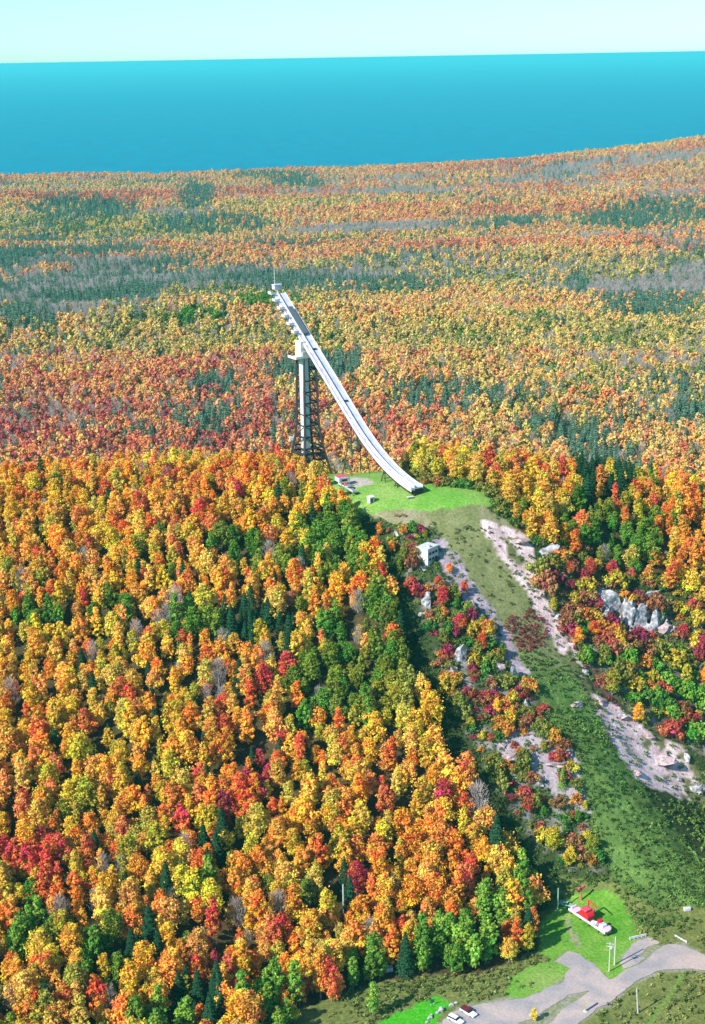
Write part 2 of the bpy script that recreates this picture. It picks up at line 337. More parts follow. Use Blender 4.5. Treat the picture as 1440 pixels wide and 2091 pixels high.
# gravel road and lot: one sheet on the flat, with worn uneven edges
def sheet(name, poly, z, m, rough=1.1, step=1.1):
    P = GP(poly); out = []
    for i in range(len(P)):
        a, b2 = P[i], P[(i + 1) % len(P)]; L = np.linalg.norm(b2 - a); k = max(1, int(L / step))
        nrm = np.array([-(b2 - a)[1], (b2 - a)[0]]) / max(L, 1e-6)
        for j in range(k):
            q = a + (b2 - a) * j / k; out.append(q + nrm * float(fnoise(np.array([q[0]]), np.array([q[1]]), 4, 51)[0]) * rough)
    mbx = MB(); zz = max(float(terr(np.array([q[0] for q in out]), np.array([q[1] for q in out])).max()), -111) + z
    zs = terr(np.array([q[0] for q in out]), np.array([q[1] for q in out])) + z
    mbx.add([(q[0], q[1], zv) for q, zv in zip(out, zs)], [tuple(range(len(out)))])
    o = mbx.build(name, m); o['kind'] = 'structure'; return o
def gravel_mat():
    m = mat('pinkish_gravel', (.46, .36, .31), .95, noise=1.3, nscale=.10, col2=(.31, .28, .27), bump=.3); n = m.node_tree
    nz2 = n.nodes.new('ShaderNodeTexNoise'); nz2.inputs['Scale'].default_value = 1.6; nz2.inputs['Detail'].default_value = 8
    tcx = [q for q in n.nodes if q.type == 'TEX_COORD'][0]; n.links.new(tcx.outputs['Object'], nz2.inputs['Vector'])
    mrx = n.nodes.new('ShaderNodeMapRange'); mrx.inputs['From Min'].default_value = .3; mrx.inputs['From Max'].default_value = .7; mrx.inputs['To Min'].default_value = .82; mrx.inputs['To Max'].default_value = 1.15
    n.links.new(nz2.outputs['Fac'], mrx.inputs['Value']); vmx = n.nodes.new('ShaderNodeVectorMath'); vmx.operation = 'SCALE'
    mxx = [q for q in n.nodes if q.type == 'MIX'][0]; n.links.new(mxx.outputs['Result'], vmx.inputs[0]); n.links.new(mrx.outputs[0], vmx.inputs['Scale']); n.links.new(vmx.outputs[0], n.nodes['Principled BSDF'].inputs['Base Color'])
    return m
GR = gravel_mat()
sheet('road', [(1500,1945),(1440,1954),(1401,1932),(1365,1928),(1345,1938),(1322,1962),(1276,1981),(1240,2004),(1210,2020),(1188,2036),(1150,2062),(1120,2091),(1100,2130),(1150,2130),(1179,2091),(1220,2060),(1257,2038),(1290,2010),(1345,1983),(1396,1977),(1440,1982),(1500,1995)], .16, GR)
sheet('gravel_lot', [(1100,2130),(1060,2091),(1090,2078),(1130,2052),(1160,2034),(1188,2027),(1210,2022),(1244,2002),(1232,1990),(1205,1965),(1184,1949),(1157,1943),(1136,1962),(1162,1978),(1151,2002),(1085,2034),(1050,2042),(987,2050),(950,2058),(925,2068),(905,2082),(895,2130)], .12, GR)
sheet('gravel_spur', [(1262,1965),(1280,1942),(1290,1928),(1329,1914),(1348,1926),(1322,1932),(1306,1950),(1320,1958),(1300,1970),(1275,1978)], .10, GR)

# ------------------------------------------------------------------ ski flying hill: one thing
S = np.array([math.sin(-.558), math.cos(-.558), 0]); Ls = np.array([-S[1], S[0], 0])     # up-track direction, left side (seen going down: right)
T0 = np.array([29.7, 630.5, 3.0])
if Ls[0] > 0: Ls = -Ls
def prof(s):
    a, s0, m1 = .10, 50.0, .735
    if s < s0: return a * s + (m1 - a) * s * s / (2 * s0)
    return a * s0 + (m1 - a) * s0 / 2 + (s - s0) * m1
def tr(s, l=0.0, h=0.0): return T0 + S * s + Ls * l * .78 + np.array([0, 0, prof(s) + h])
LEN = 122.0
base = T0 + S * 94; base[2] = T1(base[0], base[1])
sj = thing('ski_jump', 'tall ski flying tower with long white inrun slide and dark steel lattice', 'ski jump', base)
ss = np.concatenate([np.arange(0, 60, 2.0), np.arange(60, LEN + .1, 4)])
def ribbon(l0, l1, h0, h1, s_from=0, s_to=LEN):
    q = [s for s in ss if s_from <= s <= s_to]; V = []
    for s in q: V += [tr(s, l0, h0), tr(s, l1, h0), tr(s, l1, h1), tr(s, l0, h1)]
    Fq = []
    for i in range(len(q) - 1):
        a = i * 4; c2 = a + 4
        for j in range(4): k = (j + 1) % 4; Fq.append((a + j, a + k, c2 + k, c2 + j))
    Fq += [(0, 3, 2, 1), tuple(len(V) - 4 + j for j in range(4))]
    return V, Fq
mb = MB(); mb.add(*ribbon(-2.9, 2.6, -.5, 0)); mb.build('inrun_deck', M['deck'], sj)
mb = MB(); mb.add(*ribbon(-3.2, -2.905, -.9, .7)); mb.build('side_wall', M['white'], sj)
mb = MB(); mb.add(*ribbon(2.605, 2.9, -1.2, 1.4)); mb.build('side_wall', M['white'], sj)
mb = MB(); mb.add(*ribbon(2.905, 3.22, -1.7, -1.5)); mb.build('wall_shade_strip', M['steel'], sj)  # dark strip added to stand in for the wall's shadow line on the deck
mb = MB(); mb.add(*ribbon(3.225, 4.9, -1.0, .1)); mb.build('walkway', M['white'], sj)
mb = MB(); mb.add(*ribbon(4.903, 5.05, -1.6, .6)); mb.build('outer_parapet', M['white'], sj)
# steel girders and zigzag truss below
for l in (-2.6, 4.2):
    mb = MB()
    for i in range(len(ss) - 1): mb.beam(tr(ss[i], l, -2.6), tr(ss[i + 1], l, -2.6), .35)
    for i, s in enumerate(np.arange(0, LEN - 4, 4)):
        mb.beam(tr(s, l, -1.0), tr(s + 2, l, -2.6), .18); mb.beam(tr(s + 2, l, -2.6), tr(s + 4, l, -1.0), .18)
    mb.build('under_truss', M['steel'], sj)
# start platforms at the upper left
for i, s in enumerate([98, 102.5, 107, 111.5, 116, 120]):
    p = tr(s, 6.5, 0); mb = MB()
    mb.obox(p + [0, 0, .2], S * 1.7, Ls * 1.3, (0, 0, .18))
    mb.obox(p + Ls * 1.38 + [0, 0, .95], S * 1.5, Ls * .06, (0, 0, .45)); mb.obox(p - S * 1.6 + [0, 0, .7], S * .06, Ls * 1.3, (0, 0, .45))
    mb.build('start_platform', M['white'], sj)
for s in (60, 88): 
    mb = MB(); mb.obox(tr(s, .9, .35), S * .45, Ls * 1.5, (0, 0, .3)); mb.build('start_bar', M['dark'], sj)
mb = MB(); mb.obox(tr(103, .3, 1.1), S * 7.5 + np.array([0, 0, 7.5 * .735]), Ls * 1.3, (0, 0, .55)); mb.build('stair_enclosure', M['glass'], sj)
mb = MB(); p = tr(123, .6, 0); mb.obox(p + [0, 0, .6], S * 1.4, Ls * 2.1, (0, 0, 1.1)); sth = mb.build('start_house', M['white'], sj, bevel=.1)
mb = MB(); mb.obox(p + [0, 0, 1.83], S * 1.6, Ls * 2.3, (0, 0, .12)); sr = mb.build('roof', M['white'], sj); sr.parent = sth
mb = MB(); q0 = p + Ls * 1.2 + [0, 0, 1.95]; mb.beam(q0, q0 + [0, 0, 6.5], .22); mb.beam(q0 + [0, 0, 6.5], q0 + [0, 0, 8], .14)
for h in (2, 3.6, 5.2): mb.beam(q0 + Ls * .7 + [0, 0, h], q0 - Ls * .7 + [0, 0, h], .16)
mb.build('antenna', M['cream'], sj)
# elevator shaft, machine room, balcony
sh = T0 + S * 93 + Ls * 3.6; zt = T1(sh[0], sh[1]) - 1; ztop = prof(93) + 3 - 5.0
mb = MB(); mb.obox([sh[0], sh[1], (zt + ztop) / 2], S * 1.75, Ls * 1.6, (0, 0, (ztop - zt) / 2)); mb.build('elevator_shaft', M['shaft'], sj)
mr0 = T0 + S * 94.5 + Ls * 3.4
mb = MB(); mb.obox([mr0[0], mr0[1], ztop - 1.2 + 2.6], S * 2.6, Ls * 2.4, (0, 0, 3.8)); mb.build('machine_room', M['cream'], sj, bevel=.15)
mb = MB(); c0 = np.array([mr0[0], mr0[1], ztop - 2.9]); mb.obox(c0 + Ls * 1.2, S * 4.0, Ls * 4.6, (0, 0, .22))
mb.obox(c0 + Ls * 5.85 + [0, 0, .7], S * 4.0, Ls * .06, (0, 0, .42)); mb.obox(c0 + Ls * 1.2 - S * 4.05 + [0, 0, .7], S * .06, Ls * 4.6, (0, 0, .42))
mb.build('balcony', M['cream'], sj)
mb = MB(); mb.obox(c0 - Ls * 2.0 - S * 3.7 + [0, 0, 1.9], S * .1, Ls * .9, (0, 0, .9)); mb.build('window', M['glass'], sj)
# lattice tower
tc0 = T0 + S * 95 + Ls * 1.0; zg = T1(tc0[0], tc0[1]); zc = ztop - 3.3
def leg_r(z):
    t = (zc - z) / (zc - zg); return 3.3 + 1.3 * t + 5.2 * max(0, t - .55) ** 1.5 * 2.6
def corner(i, z):
    a = [(1, 1), (1, -1), (-1, -1), (-1, 1)][i % 4]; r = leg_r(z); return np.array([tc0[0], tc0[1], z]) + S * a[0] * r + Ls * a[1] * r
lv = np.linspace(zc, zg - 1.5, 12)
for i in range(4):
    mb = MB(); w_ = .95
    for a, b2 in zip(lv[:-1], lv[1:]): mb.beam(corner(i, a), corner(i, b2), w_)
    mb.build('tower_leg', M['steel'], sj)
for z in lv[1:-2]:
    mb = MB(); wd = .62
    for i in range(4): mb.beam(corner(i, z), corner(i + 1, z), wd)
    mb.build('cross_ring', M['steel'], sj)
for a, b2 in zip(lv[:-1], lv[1:]):
    mb = MB()
    for i in range(4): 
        if i % 2: mb.beam(corner(i, a), corner(i + 1, b2), .34)
        else: mb.beam(corner(i + 1, a), corner(i, b2), .34)
    mb.build('diagonal_brace', M['steel'], sj)
mb = MB()
for z in (zg + 9.5, zg + 12.8):
    for i in range(4): mb.beam(corner(i, z), corner(i + 1, z), .95)
for i in range(4):
    for k in range(4):
        A, B = corner(i, zg + 9.5), corner(i + 1, zg + 9.5); A2, B2 = corner(i, zg + 12.8), corner(i + 1, zg + 12.8)
        mb.beam(A + (B - A) * k / 4, A2 + (B2 - A2) * (k + .5) / 4, .3); mb.beam(A2 + (B2 - A2) * (k + .5) / 4, A + (B - A) * (k + 1) / 4, .3)
mb.build('ring_truss', M['steel'], sj)
# props under the lower slide
for s, sp in ((52, 3.0), (24, 2.6), (14, 2.6)):
    top = tr(s, 0, -2.5); gz = T1(top[0], top[1]) - .5; mb = MB()
    for l in (-1, 1):
        for e in (-1, 1):
            mb.beam(top + Ls * l * 2.2, np.array([top[0], top[1], gz]) + Ls * l * (sp + (top[2] - gz) * .08) + S * e * (1.0 + (top[2] - gz) * .12), .36)
    for hh in (.35, .7):
        a = top * (1 - hh) + np.array([top[0], top[1], gz]) * hh; mb.beam(a + Ls * 2.9, a - Ls * 2.9, .28)
    mb.build('support_frame', M['steel'], sj)
mb = MB(); e0 = tr(.4, 0, -1.8); mb.obox(e0 + S * .6, S * .5, Ls * 3.0, (0, 0, 1.2)); mb.build('takeoff_lip', M['steel'], sj)

# ------------------------------------------------------------------ small structures
def at(u, v, dz=0.0):
    p = G(u, v).copy(); p[2] += dz; return p
# judges' tower
p = at(874, 1160); zb = p[2] - 3
n1v = np.array([.77, -.64, 0]); n2v = np.array([-.64, -.77, 0]); cj = p - n1v * 0 
jt = thing('judges_tower', 'pale concrete judges tower standing on the slope beside the landing strip', 'tower', (p[0], p[1], p[2]))
cc = p - n1v * 2.9 - n2v * 3.7 ; top = p[2] + 8.0
mb = MB(); mb.obox([cc[0], cc[1], (zb + top) / 2], n1v * 2.9, n2v * 3.7, (0, 0, (top - zb) / 2)); mb.build('tower_block', M['concrete'], jt, bevel=.08)
mb = MB(); mb.obox([cc[0], cc[1], top + .25], n1v * 3.15, n2v * 3.95, (0, 0, .25)); mb.build('roof_slab', M['concrete'], jt)
for k in (-1, 0, 1):
    for hh in (2.0, 4.6): mb = MB(); mb.obox(cc + n1v * 2.93 + n2v * k * 2.2 + np.array([0, 0, top - cc[2] - hh]), n1v * .05, n2v * .8, (0, 0, .55)); mb.build('window', M['dark'], jt)
mb = MB(); mb.obox(cc + n1v * 1.5 + n2v * 1.2 + np.array([0, 0, top + .9 - cc[2]]), n1v * .8, n2v * .7, (0, 0, .45)); mb.build('roof_hatch', M['white'], jt)
# stairway of timber up the slope left of the judges tower
a, b2 = at(808, 1088), at(868, 1168)
st = thing('hillside_stairway', 'pale weathered stairway climbing the slope left of the concrete tower', 'stairway', a)
mb = MB(); prev = None
for k in range(19):
    t = k / 18; q = a + (b2 - a) * t; q = np.array([q[0] - 2 * t * (1 - t) * 3, q[1], 0]); q[2] = T1(q[0], q[1]) + .5
    if prev is not None: mb.beam(prev, q, 1.1, .25)
    prev = q
mb.build('stair_flight', M['concrete'], st)
# hilltop chairlift station
def lift_station(u, v, yawdir, label, big, scale):
    p = at(u, v); d = yawdir / np.linalg.norm(yawdir); l = np.array([-d[1], d[0], 0])
    t = thing('chairlift_station', label, 'chairlift station', p); k = scale
    L = 9.5 * k
    mb = MB(); mb.obox(p + d * L * .5 + [0, 0, 1.2 * k], d * L, l * 1.5 * k, (0, 0, .2 * k)); mb.build('platform', M['grey'], t)
    mb = MB(); mb.obox(p + d * L * .5 - l * 1.6 * k * (1 if l[1] > 0 else -1) + [0, 0, 1.75 * k], d * L, l * .12 * k, (0, 0, .45 * k)); mb.build('railing', M['white'], t)
    for f_ in (-.4, .1, .6, 1.1, 1.4):
        mb = MB(); q = p + d * L * f_
        for sd in (-1, 1): mb = MB(); mb.beam(q + l * sd * 1.2 * k - [0, 0, .8], q + l * sd * 1.2 * k + [0, 0, 1.1 * k], .3 * k); mb.build('leg', M['steel'], t)
    return t, p, d, l, k
dirv = at(1238, 1906) - at(1168, 1858); dirv[2] = 0
t, p, d, l, k = lift_station(1186, 1874, dirv, 'red and white chairlift station on the bright green lawn', True, 1.0)
sgn = 1 if l[1] > 0 else -1
mb = MB(); q = p + d * 2.6 + l * sgn * .3
pts = [(-2.3, 1.4), (-2.4, 3.0), (-1.9, 3.9), (-.6, 4.4), (.8, 4.4), (2.0, 3.8), (2.5, 2.9), (2.4, 1.4)]
V = [q + d * a + l * s_ * 1.7 + [0, 0, h] for s_ in (-1, 1) for a, h in pts]; m_ = len(pts)
mb.add(V, [tuple(range(m_))[::-1], tuple(range(m_, 2 * m_))] + [(i, (i + 1) % m_, m_ + (i + 1) % m_, m_ + i) for i in range(m_)])
mb.build('drive_housing', M['red'], t, bevel=.15)
mb = MB(); mb.obox(q - d * .3 + [0, 0, 4.75], d * 1.5, l * 1.4, (0, 0, .3)); mb.build('housing_roof', M['pink'], t, bevel=.1); mb = MB(); mb.obox(q - d * .2 + l * sgn * 2.2 + [0, 0, 3.6], d * 1.8, l * .45, (0, 0, .9)); mb.build('side_hood', M['pink'], t, bevel=.1)
mb = MB(); q = p + d * 7.2; mb.tube([q + [0, 0, 1.4] - d * .9, q + [0, 0, 2.2] + d * 1.6], .75, 14); mb.build('motor_drum', M['white'], t, smooth=False)
mb = MB(); q = p + d * 9.2 + l * sgn * .8; mb.obox(q + [0, 0, 3.0], d * .8, l * .8, (0, 0, .7)); mb.tube([q + [0, 0, 1.2], q + [0, 0, 2.4]], .3, 8); mb.build('control_box', M['red'], t, bevel=.08)
mb = MB(); q = p + d * 12.4; mb.tube([q + [0, 0, 1.9], q + [0, 0, 2.05], q + [0, 0, 2.5], q + [0, 0, 2.6]], [2.0, 2.3, 2.3, 1.9], 20); mb.build('bullwheel', M['lilac'], t)
mb = MB(); mb.obox(q - d * 1.0 + [0, 0, 3.0], d * 1.0, l * 1.1, (0, 0, .45)); mb.build('wheel_cover', M['white'], t, bevel=.1)
mb = MB(); q = p - d * 2.6; mb.obox(q + [0, 0, 1.9], d * 1.6, l * 1.9, (0, 0, .35)); mb.obox(q - d * 1.2 + [0, 0, 2.6], d * .4, l * 1.2, (0, 0, .4)); mb.build('loading_ramp', M['lilac'], t, bevel=.08)
mb = MB(); q = p + d * 1.0 + l * sgn * 2.5; mb.tube([q, q + [0, 0, 6.8]], .28, 8); mb.tube([q + [0, 0, 6.8], p + d * 6 + l * sgn * 2 + [0, 0, 6.6]], .22, 8); mb.build('cable_mast', M['red'], t)

dirv = at(738, 1013) - at(694, 985); dirv[2] = 0
t, p, d, l, k = lift_station(704, 996, dirv, 'white and red chairlift station at the edge of the hilltop field', False, .85)
mb = MB(); q = p - d * 3.2; mb.obox(q + [0, 0, 3.6], d * 2.3, l * 2.4, (0, 0, 1.1)); mb.build('cabin', M['white'], t, bevel=.1)
mb = MB(); mb.obox(q + [0, 0, 4.85], d * 2.0, l * 2.6, (0, 0, .14)); mb.build('roof', M['pink'], t)
mb = MB(); mb.obox(q + [0, 0, 3.4] + d * 2.35, d * .05, l * 1.6, (0, 0, .5)); mb.build('window', M['dark'], t)
mb = MB(); q = p + d * 3.5; mb.tube([q + [0, 0, 1.5], q + [0, 0, 1.7], q + [0, 0, 2.1]], [1.9, 2.1, 1.9], 18); mb.build('bullwheel', M['grey'], t)
mb = MB(); q = p + d * 1.2; mb.obox(q + [0, 0, 2.1], d * .8, l * .7, (0, 0, .6)); mb.build('motor_box', M['pink'], t, bevel=.08)
mb = MB(); q = p + d * 1.0; mb.tube([q + l * 2, q + l * 2 + [0, 0, 4.5]], .2, 8); mb.tube([q - l * 2, q - l * 2 + [0, 0, 4.5]], .2, 8); mb.beam(q - l * 2.2 + [0, 0, 4.5], q + l * 2.2 + [0, 0, 4.5], .3); mb.build('gantry', M['grey'], t)
# small shelter with brown doorway at field edge
p = at(757, 1026); t = thing('ticket_hut', 'small cream hut with dark brown doorway by the hilltop chairlift', 'hut', p)
mb = MB(); mb.box(p + [0, 0, 1.3], (2.4, 2.2, 2.8), .6); mb.build('wall', M['cream'], t, bevel=.05)
mb = MB(); c_, s_ = math.cos(.6), math.sin(.6); fr = np.array([s_, -c_, 0]); mb.box(p + fr * 1.12 + [0, 0, 1.1], (1.5, .08, 2.0), .6); mb.build('door', M['wood'], t)
mb = MB()
rx = np.array([c_, s_, 0]); ry = np.array([-s_, c_, 0]); A = p + [0, 0, 2.72]
mb.add([A - rx * 1.4 - ry * 1.3, A + rx * 1.4 - ry * 1.3, A + rx * 1.4 + ry * 1.3, A - rx * 1.4 + ry * 1.3, A - rx * 1.4 + [0, 0, .7], A + rx * 1.4 + [0, 0, .7]], [(0, 1, 5, 4), (2, 3, 4, 5), (0, 4, 3), (1, 2, 5), (0, 3, 2, 1)]); mb.build('roof', M['cream'], t)
# equipment shed with blue-grey wall left of the tower, white dish on the mast beside it
p = at(592, 962); p = np.array([-27.5, 716, T1(-27.5, 716)]); p[2] -= 1
t = thing('service_shed', 'tall grey service shed half hidden by trees at the tower foot', 'shed', p)
mb = MB(); mb.box(p + [0, 0, 5.0], (4.0, 4.5, 10.0), .4); mb.build('wall', M['grey'], t, bevel=.08)
mb = MB(); mb.box(p + [0, 0, 10.2], (4.5, 5.0, .35), .4); mb.build('roof', M['white'], t)
p = np.array([-30.0, 720, T1(-30, 720)]); t = thing('radio_mast', 'thin lattice mast with a white box on top left of the tower', 'mast', p)
mb = MB()
for a in range(3):
    o_ = np.array([math.cos(a * 2.09), math.sin(a * 2.09), 0]) * .6; mb.beam(p + o_ - [0, 0, 1], p + o_ + [0, 0, 19.5], .16)
for k in range(12):
    a = k % 3; o1 = np.array([math.cos(a * 2.09), math.sin(a * 2.09), 0]) * .6; o2 = np.array([math.cos(a * 2.09 + 2.09), math.sin(a * 2.09 + 2.09), 0]) * .6
    mb.beam(p + o1 + [0, 0, k * 1.6], p + o2 + [0, 0, k * 1.6 + 1.6], .12)
mb.build('lattice_mast', M['grey'], t)
mb = MB(); mb.box(p + [0, 0, 20.2], (2.6, 1.6, 1.8), .3); mb.build('equipment_box', M['white'], t, bevel=.12)
# knoll boards and low white item in the field
p = at(838, 1018); t = thing('snow_ramp_table', 'small low white table on the field below the take-off', 'table', p)
mb = MB(); mb.box(p + [0, 0, .8], (3.0, 1.2, .12), .2); mb.build('table_top', M['white'], t)
for sx in (-1, 1):
    mb = MB(); mb.beam(p + [sx * 1.1, -.5 + .2 * sx, 0], p + [sx * 1.1, .2 * sx + .2, .75], .12); mb.beam(p + [sx * 1.1, .5 + .2 * sx, 0], p + [sx * 1.1, .2 * sx - .2, .75], .12); mb.build('leg_pair', M['grey'], t)
for (u, v, lab) in ((811, 1056, 'dark timber bench on the knoll edge, the left of two'), (824, 1055, 'dark timber bench on the knoll edge, the right of two')):
    p = at(u, v); t = thing('knoll_bench', lab, 'bench', p, 'benches on the knoll edge')
    mb = MB(); mb.box(p + [0, 0, .65], (2.6, .6, .14), -.5); mb.build('seat', M['wood'], t)
    mb = MB(); mb.box(p + [0, 0, 1.05] + np.array([.1, .3, 0]), (2.6, .1, .5), -.5); mb.build('backrest', M['wood'], t)
    for e in (-1, 1):
        mb = MB(); mb.box(p + [e * 1.0, -e * .55, .2], (.16, .5, .9), -.5); mb.build('leg', M['wood'], t)
# poles
def pole(u, v, h, lab, arms=0, r=.24, m='pole', grp=None, lean=0.0):
    p = at(u, v, -.5); t = thing('utility_pole', lab, 'pole', (p[0], p[1], p[2] + .5), grp)
    mb = MB(); topp = p + np.array([lean, 0, h + .5]); mb.tube([p, topp], [r, r * .7], 8); mb.build('post', M[m], t)
    for k in range(arms):
        mb = MB(); q = topp - [0, 0, .6 + k * 1.1]; mb.beam(q - [1.2, -.3, 0], q + [1.2, -.3, 0], .18); mb.build('crossarm', M['pole'], t)
    if arms:
        mb = MB(); q = topp + np.array([.45, 0, -2.6]); mb.tube([q, q + [0, 0, 1.1]], .34, 10); mb.build('transformer', M['white'], t)
    return t
pole(1244, 1984, 11.5, 'pale utility pole with crossarms and transformer, nearer of two on the lawn tip', 2)
pole(1255, 1970, 11.0, 'plain pale utility pole just behind the one with the transformer', 0, .3)
pole(1303, 2069, 9.5, 'lone leaning wooden pole in the rough field below the road', 0, .28, lean=-.8)
pole(1139, 1858, 9.0, 'pale green post at the dark forest edge left of the chairlift', 0, .3, 'green')
pole(702, 1870, 12.5, 'bare silver dead trunk like a pole standing in the forest', 0, .35)
# red signal arm post behind the chairlift
p = at(1187, 1838); t = thing('lift_tower', 'small red steel lift tower at the back edge of the lawn', 'lift tower', p)
mb = MB(); mb.tube([p, p + [0, 0, 5.0]], [.35, .25], 8); mb.build('post', M['pink'], t)
mb = MB(); mb.box(p + [0, 0, 5.2], (3.0, .5, .45), .7); mb.box(p + [.9, .75, 5.3], (.9, .7, .7), .7); mb.box(p + [-.9, -.75, 5.3], (.9, .7, .7), .7); mb.build('sheave_arm', M['pink'], t)
p = at(1031, 1622); t = thing('lift_tower', 'leaning red steel post at the dark edge of the landing slope', 'lift tower', p)
mb = MB(); mb.tube([p, p + [1.2, .4, 4.2]], [.4, .32], 8); mb.build('post', M['pink'], t)
mb = MB(); mb.beam(p + [.2, .4, 4.3], p + [2.8, .3, 4.6], .45); mb.build('sheave_arm', M['pink'], t)
# parked truck-like utility cart beside the station (pale green)
def vehicle(u, v, heading, lab, body, roof, L=4.6, W=1.85, kind='suv', name='parked_car', cat='car'):
    p = at(u, v, .1); d = np.array([math.cos(heading), math.sin(heading), 0]); l = np.array([-d[1], d[0], 0])
    t = thing(name, lab, cat, p)
    prof_l = [(-.5, .35), (-.5, .95), (-.30, 1.02), (.22, 1.02), (.5, .85), (.5, .35)]
    mb = MB(); V = [p + d * a * L + l * s_ * W / 2 + [0, 0, h] for s_ in (-1, 1) for a, h in prof_l]; m_ = len(prof_l)
    mb.add(V, [tuple(range(m_))[::-1], tuple(range(m_, 2 * m_))] + [(i, (i + 1) % m_, m_ + (i + 1) % m_, m_ + i) for i in range(m_)]); mb.build('body', body, t, bevel=.08)
    x0, x1 = (-.48, .17) if kind == 'suv' else (-.08, .22)
    mb = MB(); V = []
    for s_ in (-1, 1): V += [p + d * x0 * L + l * s_ * W * .47 + [0, 0, 1.0], p + d * (x0 + .04) * L + l * s_ * W * .42 + [0, 0, 1.62], p + d * (x1 - .09) * L + l * s_ * W * .42 + [0, 0, 1.62], p + d * x1 * L + l * s_ * W * .47 + [0, 0, 1.0]]
    mb.add(V, [(3, 2, 1, 0), (4, 5, 6, 7), (0, 1, 5, 4), (1, 2, 6, 5), (2, 3, 7, 6), (3, 0, 4, 7)]); mb.build('cabin_glass', M['carglass'], t, bevel=.03)
    mb = MB(); mb.obox(p + d * (x0 + x1 - .05) / 2 * L + [0, 0, 1.67], d * (x1 - x0 - .10) / 2 * L, l * W * .43, (0, 0, .05)); mb.build('roof', roof, t, bevel=.03)
    if kind != 'suv':
        for s_ in (-1, 1): mb = MB(); mb.obox(p - d * .29 * L + l * s_ * W * .46 + [0, 0, 1.15], d * .2 * L, l * .05, (0, 0, .18)); mb.build('bed_side', body, t)
    for a in (-.31, .31):
        for s_ in (-1, 1):
            q = p + d * a * L + l * s_ * W * .46 + [0, 0, .33]; mb = MB(); mb.tube([q - l * .12, q + l * .12], .33, 14); wh = mb.build('wheel', M['tyre'], t); mb = MB(); mb.tube([q + l * s_ * .1, q + l * s_ * .135], .19, 10); rm = mb.build('rim', M['grey'], t); rm.parent = wh
    for s_ in (-1, 1):
        q = p + d * .5 * L + l * s_ * W * .36 + [0, 0, .75]; mb = MB(); mb.obox(q, d * .03, l * .16, (0, 0, .08)); mb.build('headlight', M['white'], t)
        q = p - d * .5 * L + l * s_ * W * .4 + [0, 0, .8]; mb = MB(); mb.obox(q, d * .03, l * .1, (0, 0, .12)); mb.build('tail_light', M['lamp'], t)
    return t
hd = at(972, 2078) - at(942, 2060); hdg = math.atan2(hd[1], hd[0])
vehicle(957, 2070, hdg, 'white sided car with a dark red roof parked on the gravel', M['carwhite'], M['darkred'], 6.0, 2.2)
vehicle(931, 2086, hdg + .1, 'all white car parked at the bottom edge of the gravel lot', M['carwhite'], M['carwhite'], 5.6, 2.0)
vehicle(1156, 1850, -.5, 'pale green pickup in the shade by the forest edge post', M['green'], M['green'], 5.2, 2.0, 'pickup', 'parked_pickup', 'pickup')
# guard rail / log barriers / box
def rail(u0, v0, u1, v1, lab, name, m, w_=.5, h=.6, posts=True):
    a, b2 = at(u0, v0), at(u1, v1); t = thing(name, lab, 'barrier', a)
    mb = MB(); mb.beam(a + [0, 0, h], b2 + [0, 0, h], .3, w_); mb.build('rail', m, t, bevel=.04)
    for k in range(5):
        q = a + (b2 - a) * (.06 + .22 * k); mb = MB(); mb.beam(q, q + [0, 0, h - .28], .3); mb.build('post', m, t)
rail(1285, 1920, 1320, 1912, 'low white barrier at the head of the gravel spur', 'guard_rail', M['white'], .8, .8)
rail(1378, 1912, 1403, 1926, 'white log barrier slanting along the road bend', 'log_barrier', M['white'], .5, .5)
p = at(1403, 1859); t = thing('utility_box', 'small white box alone in the rough grass above the road', 'box', p)
mb = MB(); mb.box(p + [0, 0, .5], (2.4, 1.2, 1.0), .1); mb.build('cabinet', M['white'], t, bevel=.05); mb = MB(); mb.box(p + [0, 0, 1.06], (2.6, 1.4, .1), .1); mb.build('lid', M['white'], t)
p = at(883, 2053); t = thing('park_sign', 'small dark green sign board on the bottom lawn', 'sign', p)
mb = MB(); mb.box(p + [0, 0, 1.6], (1.5, .15, 1.3), .5); mb.build('board', M['glass'], t); 
for e in (-.6, .6):
    mb = MB(); mb.beam(p + [e * .88, e * .48, -.2], p + [e * .88, e * .48, 1.0], .14); mb.build('post', M['pole'], t)
p = at(795, 1983); t = thing('wooden_crate', 'small white crate between the trees above the shaded lawn', 'crate', p)
mb = MB(); mb.box(p + [0, 0, .8], (2.4, 1.6, 1.4), .2); mb.build('crate_body', M['white'], t, bevel=.05); mb = MB(); mb.box(p + [0, 0, 1.56], (2.5, 1.7, .1), .2); mb.build('lid', M['cream'], t)
# yellow leaning marker post on the gravel between road and lot
p = at(1196, 2066); t = thing('marker_post', 'yellowish wooden post leaning on the road edge near the bottom', 'post', p)
mb = MB(); mb.beam(p - [0, 0, .3], p + [-.9, 0, 5.4], .8, .3); mb.build('post', mat('straw_wood', (.55, .48, .20), .8, noise=.5, nscale=1), t)
mb = MB(); mb.tube([p - [0, 0, .1], p + [0, 0, .5]], [.9, .6], 8); mb.build('footing', M['concrete'], t)

